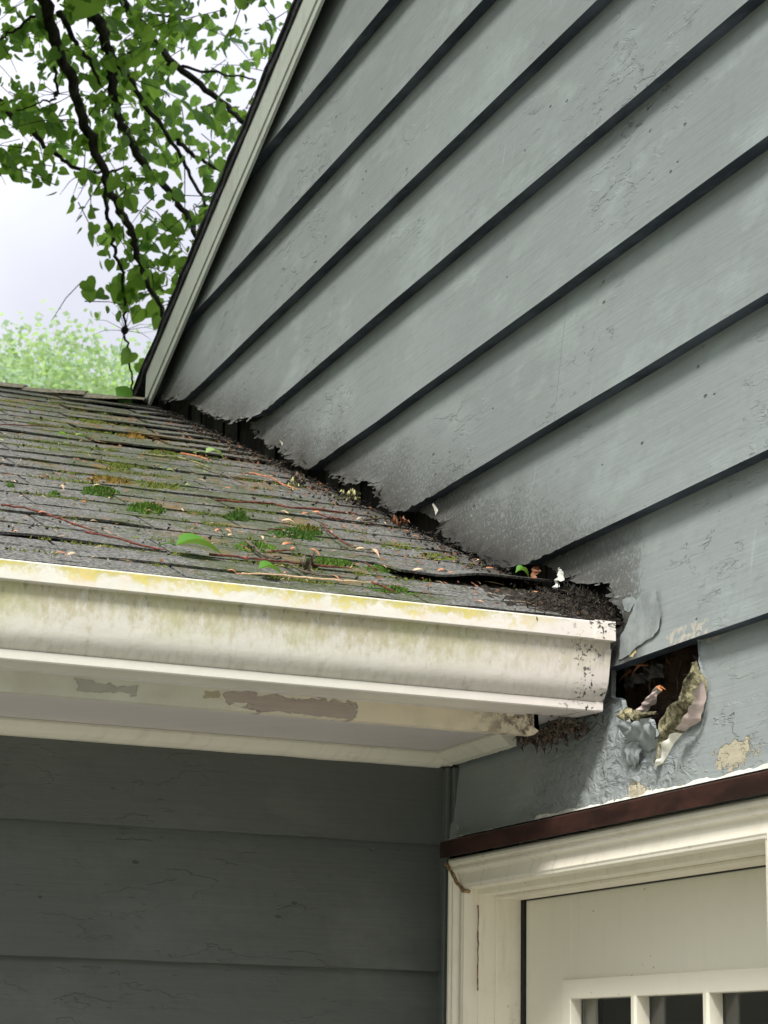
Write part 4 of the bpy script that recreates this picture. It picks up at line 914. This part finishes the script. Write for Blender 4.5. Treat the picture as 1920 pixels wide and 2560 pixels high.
br([(275, 130), (320, 200), (370, 270), (430, 350), (470, 430), (520, 520)], [7.2, 7.2, 7.2, 7.2, 7.2, 7.2], .012, .005)
br([(200, -300), (300, -20), (370, 80), (440, 160), (530, 235), (600, 300), (700, 370)], [7.9, 7.8, 7.8, 7.7, 7.7, 7.6, 7.6], .020, .008, hub1)
br([(-120, 160), (0, 258), (90, 345), (150, 395), (205, 425), (270, 430), (330, 418)], [7.8, 7.7, 7.6, 7.6, 7.6, 7.6, 7.6], .015, .003, far(-480, 60, 8.1))
br([(265, 430), (262, 500), (278, 570), (290, 640), (308, 700), (314, 760), (312, 825), (325, 890), (331, 960), (334, 1020)], [7]*10, .008, .003)
br([(150, 30), (180, 90), (215, 140), (250, 210)], [7.1]*4, .012, .005); br([(420, 160), (500, 178), (570, 185), (640, 200)], [7.7]*4, .007, .003)
br([(110, 20), (60, 60), (0, 100), (-60, 150)], [7.2]*4, .007, .003); br([(340, 40), (420, 40), (470, 20)], [7.5]*3, .006, .003)
br([(140, 165), (138, 240), (100, 258), (40, 275)], [7.0]*4, .006, .002)
br([(440, 350), (500, 400), (560, 430)], [7.2]*3, .010, .004)
def ray_twigs(cx, cy, D, n, L_, r=.0022, knob=.016):
    c = far(cx, cy, D)
    k = MB()
    for a in range(7):
        t = -1+2*a/6; pass
    BR.tube([c+Vector((0, 0, knob)), c+Vector((0, 0, knob*.5)), c, c-Vector((0, 0, knob*.5)), c-Vector((0, 0, knob))], [knob*.3, knob*.9, knob, knob*.8, knob*.3], 8)
    for _ in range(n):
        a = R_.uniform(0, 2*math.pi); d = (RT*math.cos(a)+UP*math.sin(a)*.8+F*R_.uniform(-.6, .6)).normalized(); l = L_*R_.uniform(.5, 1.2)
        b = c+d*l*.6+Vector((0, 0, l*.10)); e = c+d*l; BR.tube([c, b, e], [r, r*.7, r*.3], 4)
        if R_.random() < .6: BR.tube([b, b+(d+Vector((R_.uniform(-.6, .6), R_.uniform(-.6, .6), R_.uniform(-.6, .6)))).normalized()*l*.45], [r*.6, r*.25], 4)
ray_twigs(312, 826, 7.0, 11, .13, r=.0014, knob=.014); ray_twigs(210, 428, 7.6, 7, .13, knob=.014); ray_twigs(140, 235, 7.0, 6, .10, knob=.010)
BR.tube([far(205, 703, 7.2), far(165, 745, 7.2), far(130, 800, 7.2)], [.002, .0018, .001], 4)
CR = MB()
def dens(x, y):
    """how full the crown is, from the place in the hanging mass (pixels of the photo used as angles)"""
    v = 0
    if -500 < x < 760 and y < 420-0: v = 1
    if y > 250+0 and x < 180 and y < 460: v = 1
    if 130 < x < 245 and y > 380: v = 0
    if x < 120 and 200 < y < 0: v = 0
    if x < 60 and 90 < y < 230: v = .35
    if 20 < x < 130 and 110 < y < 250: v = .35
    if y > 420 and 0 < x < 180: v = max(0, (465-y)/60)
    if y > 420 and x < 0: v = max(0, (465-y)/60)
    if y >= 400 and x > 240: v = .42 if y < 560 else .36
    if y > 440 and x < 200: v = 0
    if 440 <= y < 600 and 205 <= x < 700: v = .55
    if 600 <= y < 700 and x > 280: v = .60
    if 640 < y < 760 and 205 < x < 290: v = .10
    if 700 <= y < 790 and x > 330: v = .35
    if y >= 790: v = 0
    if x > 500 and y < 200: v = min(v, .45)
    return v
cnt = 0
allseg = [p for s in segs for p in s]
while cnt < 1050:
    x = R_.uniform(-480, 760); y = R_.uniform(-700, 800)
    if R_.random() > dens(x, y): continue
    c = far(x, y, R_.uniform(6.85, 8.8) if y < 430 else R_.uniform(6.8, 7.4)); cnt += 1
    d0 = Vector((R_.uniform(-1, 1), R_.uniform(-1, 1), R_.uniform(-.9, .1))).normalized(); L_ = R_.uniform(.10, .24); q0 = c-d0*L_*.5; q1 = c+d0*L_*.5
    if R_.random() < .75: BR.tube([q0, c+Vector((0, 0, .01)), q1], [.0022, .0018, .0010], 4, False)
    for _ in range(R_.randint(3, 8)):
        b = q0.lerp(q1, R_.random())+Vector((R_.gauss(0, .02), R_.gauss(0, .02), R_.gauss(0, .015)))
        d = Vector((R_.gauss(0, .55), R_.gauss(0, .55), -R_.uniform(.35, 1.1))).normalized(); s = d.cross(Vector((R_.uniform(-1, 1), R_.uniform(-1, 1), R_.uniform(-.3, .3)))).normalized()
        heart(CR, b, d, s, d.cross(s), R_.uniform(.018, .056))
for (x, y) in ((215, 700), (262, 735), (355, 770), (345, 905), (330, 880), (225, 720), (300, 720), (350, 690), (395, 760), (405, 790)):
    b = far(x, y, 7.); d = Vector((R_.gauss(0, .5), R_.gauss(0, .5), -.7)).normalized(); s = d.cross(F).normalized(); heart(CR, b, d, s, d.cross(s), R_.uniform(.05, .07))
OC = MB()  # unseen leaves and twigs added left and overhead to shade the wall
for _ in range(900):
    c = far(R_.uniform(-3300, -520), R_.uniform(-1900, 560), R_.uniform(6.6, 9.8)); d0 = Vector((R_.uniform(-1, 1), R_.uniform(-1, 1), R_.uniform(-.9, .1))).normalized(); L_ = .3; BR.tube([c-d0*L_, c+d0*L_], [.004, .002], 4, False)
    for _ in range(6):
        b = c+d0*R_.uniform(-L_, L_)+Vector((R_.gauss(0, .06), R_.gauss(0, .06), R_.gauss(0, .05))); d = Vector((R_.gauss(0, .6), R_.gauss(0, .6), -.7)).normalized(); e = d.cross(Vector((R_.uniform(-1, 1), R_.uniform(-1, 1), .1))).normalized(); heart(OC, b, d, e, d.cross(e), R_.uniform(.06, .11))
for _ in range(1500):
    y_ = R_.uniform(.9, 6.5); c = Vector((R_.uniform(-4.5, .6), y_, max(2.7, (y_+2.7)*.60+.25)+abs(R_.gauss(0, .8)))); d0 = Vector((R_.uniform(-1, 1), R_.uniform(-1, 1), R_.uniform(-.9, .1))).normalized(); L_ = .3; BR.tube([c-d0*L_, c+d0*L_], [.004, .002], 4, False)
    for _ in range(6):
        b = c+d0*R_.uniform(-L_, L_)+Vector((R_.gauss(0, .06), R_.gauss(0, .06), R_.gauss(0, .05))); d = Vector((R_.gauss(0, .6), R_.gauss(0, .6), -.7)).normalized(); e = d.cross(Vector((R_.uniform(-1, 1), R_.uniform(-1, 1), .1))).normalized(); heart(OC, b, d, e, d.cross(e), R_.uniform(.07, .12))
for _ in range(1300):
    c = Vector((R_.uniform(-9.5, -3.7), R_.uniform(.8, 7.5), R_.uniform(-.4, 5.2))); d0 = Vector((R_.uniform(-1, 1), R_.uniform(-1, 1), R_.uniform(-.9, .1))).normalized(); L_ = .35; BR.tube([c-d0*L_, c+d0*L_], [.004, .002], 4, False)
    for _ in range(6):
        b = c+d0*R_.uniform(-L_, L_)+Vector((R_.gauss(0, .09), R_.gauss(0, .09), R_.gauss(0, .08))); d = Vector((R_.gauss(0, .6), R_.gauss(0, .6), -.7)).normalized(); e = d.cross(Vector((R_.uniform(-1, 1), R_.uniform(-1, 1), .1))).normalized(); heart(OC, b, d, e, d.cross(e), R_.uniform(.09, .15))
for _ in range(1500):
    c = Vector((R_.uniform(-4.5, .8), R_.uniform(-.35, 3.4), R_.uniform(3.5, 5.3))); d0 = Vector((R_.uniform(-1, 1), R_.uniform(-1, 1), R_.uniform(-.9, .1))).normalized(); L_ = .3; BR.tube([c-d0*L_, c+d0*L_], [.004, .002], 4, False)
    for _ in range(6):
        b = c+d0*R_.uniform(-L_, L_)+Vector((R_.gauss(0, .09), R_.gauss(0, .09), R_.gauss(0, .08))); d = Vector((R_.gauss(0, .6), R_.gauss(0, .6), -.7)).normalized(); e = d.cross(Vector((R_.uniform(-1, 1), R_.uniform(-1, 1), .1))).normalized(); heart(OC, b, d, e, d.cross(e), R_.uniform(.09, .14))
k = 0
while k < 1000:
    c = Vector((R_.uniform(-3.6, -.3), R_.uniform(1.1, 5.), R_.uniform(1.95, 4.2)))
    if c.x > -1.18+.19*(c.y+2.7)-.35: continue
    k += 1; d0 = Vector((R_.uniform(-1, 1), R_.uniform(-1, 1), R_.uniform(-.9, .1))).normalized(); L_ = .16; BR.tube([c-d0*L_, c+d0*L_], [.003, .0015], 4, False)
    for _ in range(6):
        b = c+d0*R_.uniform(-L_, L_)+Vector((R_.gauss(0, .05), R_.gauss(0, .05), R_.gauss(0, .04))); d = Vector((R_.gauss(0, .6), R_.gauss(0, .6), -.7)).normalized(); e = d.cross(Vector((R_.uniform(-1, 1), R_.uniform(-1, 1), .1))).normalized(); heart(OC, b, d, e, d.cross(e), R_.uniform(.055, .085))
for k in range(7):
    e = Vector((R_.uniform(-4, .4), R_.uniform(1.5, 5.5), R_.uniform(3.6, 5.2))); BR.tube([hub2, hub2.lerp(e, .5)+Vector((0, 0, .4)), e], [.04, .028, .010], 8)
OC.build('added_shade_crown', M_LEAF, near); BR.build('branches', M_BARK, near, smooth=True); CR.build('crown', M_LEAF, near)
# leaf poking up over the ridge
lm = MB(); b = Vector(onRoof(300, 1000, 0)); b = far(305, 1004, 4.62)
leaf_mesh(lm, far(330, 1008, 4.62), (far(285, 968, 4.62)-far(330, 1008, 4.62)).normalized(), (UP*.8+RT*.3).normalized(), F*-1, .050, .048, .1, .2); lm.tube([far(332, 1008, 4.62), far(345, 1018, 4.62)], .001, 4)
tag(lm.build('fallen_leaf', M_FALL, smooth=True), 'bright green leaf standing on the ridge at the foot of the rake board', 'leaf')

def far_tree(label, px, topy, D, spread, seed):
    rg = random.Random(seed); base = far(px, 1500, D); root = tag(empty('distant_tree', (base.x, base.y, GZ)), label, 'tree', None)
    top = far(px, topy, D); H = top.z-GZ
    t = MB(); t.tube([Vector((base.x, base.y, GZ)), Vector((base.x+.1, base.y, GZ+H*.35)), Vector((base.x, base.y, GZ+H*.8))], [.22, .16, .05], 10)
    c = MB()
    for k in range(110):
        a = rg.uniform(0, 2*math.pi); h0 = GZ+H*rg.uniform(.45, .95); rr = spread*rg.random()**.8*(1-.5*((h0-GZ)/H-.3)); up_ = H*rg.uniform(.12, .30)
        p0 = Vector((base.x, base.y, h0-H*.08)); p1 = Vector((base.x+math.cos(a)*rr*.8, base.y+math.sin(a)*rr*.8, h0+up_*.4)); ln = H*rg.uniform(.08, .20); p2 = p1+Vector((math.cos(a)*.15*spread, math.sin(a)*.15*spread, ln))
        mx_ = top.z-(rg.random()**2*.7)-.35*(Vector((p2.x-base.x, p2.y-base.y)).length/spread)**2
        if p2.z > mx_: dz = p2.z-mx_; p2.z -= dz; p1.z -= dz
        t.tube([p0, p1], [.018, .005], 4)
        for _ in range(130):
            u = rg.random(); q = p1.lerp(p2, u) if rg.random() < .85 else p0.lerp(p1, u**.5); w = .25-.12*u
            q = q+Vector((rg.gauss(0, w), rg.gauss(0, w), rg.gauss(0, w*.7))); s = rg.uniform(.03, .065)
            d = Vector((rg.gauss(0, 1), rg.gauss(0, 1), rg.gauss(0, .6))).normalized(); e = d.cross(Vector((rg.gauss(0, 1), rg.gauss(0, 1), rg.gauss(0, 1)))).normalized()
            c.add([q-d*s*.6, q+e*s*.45, q+d*s*.7, q-e*s*.45], [(0, 1, 2, 3)])
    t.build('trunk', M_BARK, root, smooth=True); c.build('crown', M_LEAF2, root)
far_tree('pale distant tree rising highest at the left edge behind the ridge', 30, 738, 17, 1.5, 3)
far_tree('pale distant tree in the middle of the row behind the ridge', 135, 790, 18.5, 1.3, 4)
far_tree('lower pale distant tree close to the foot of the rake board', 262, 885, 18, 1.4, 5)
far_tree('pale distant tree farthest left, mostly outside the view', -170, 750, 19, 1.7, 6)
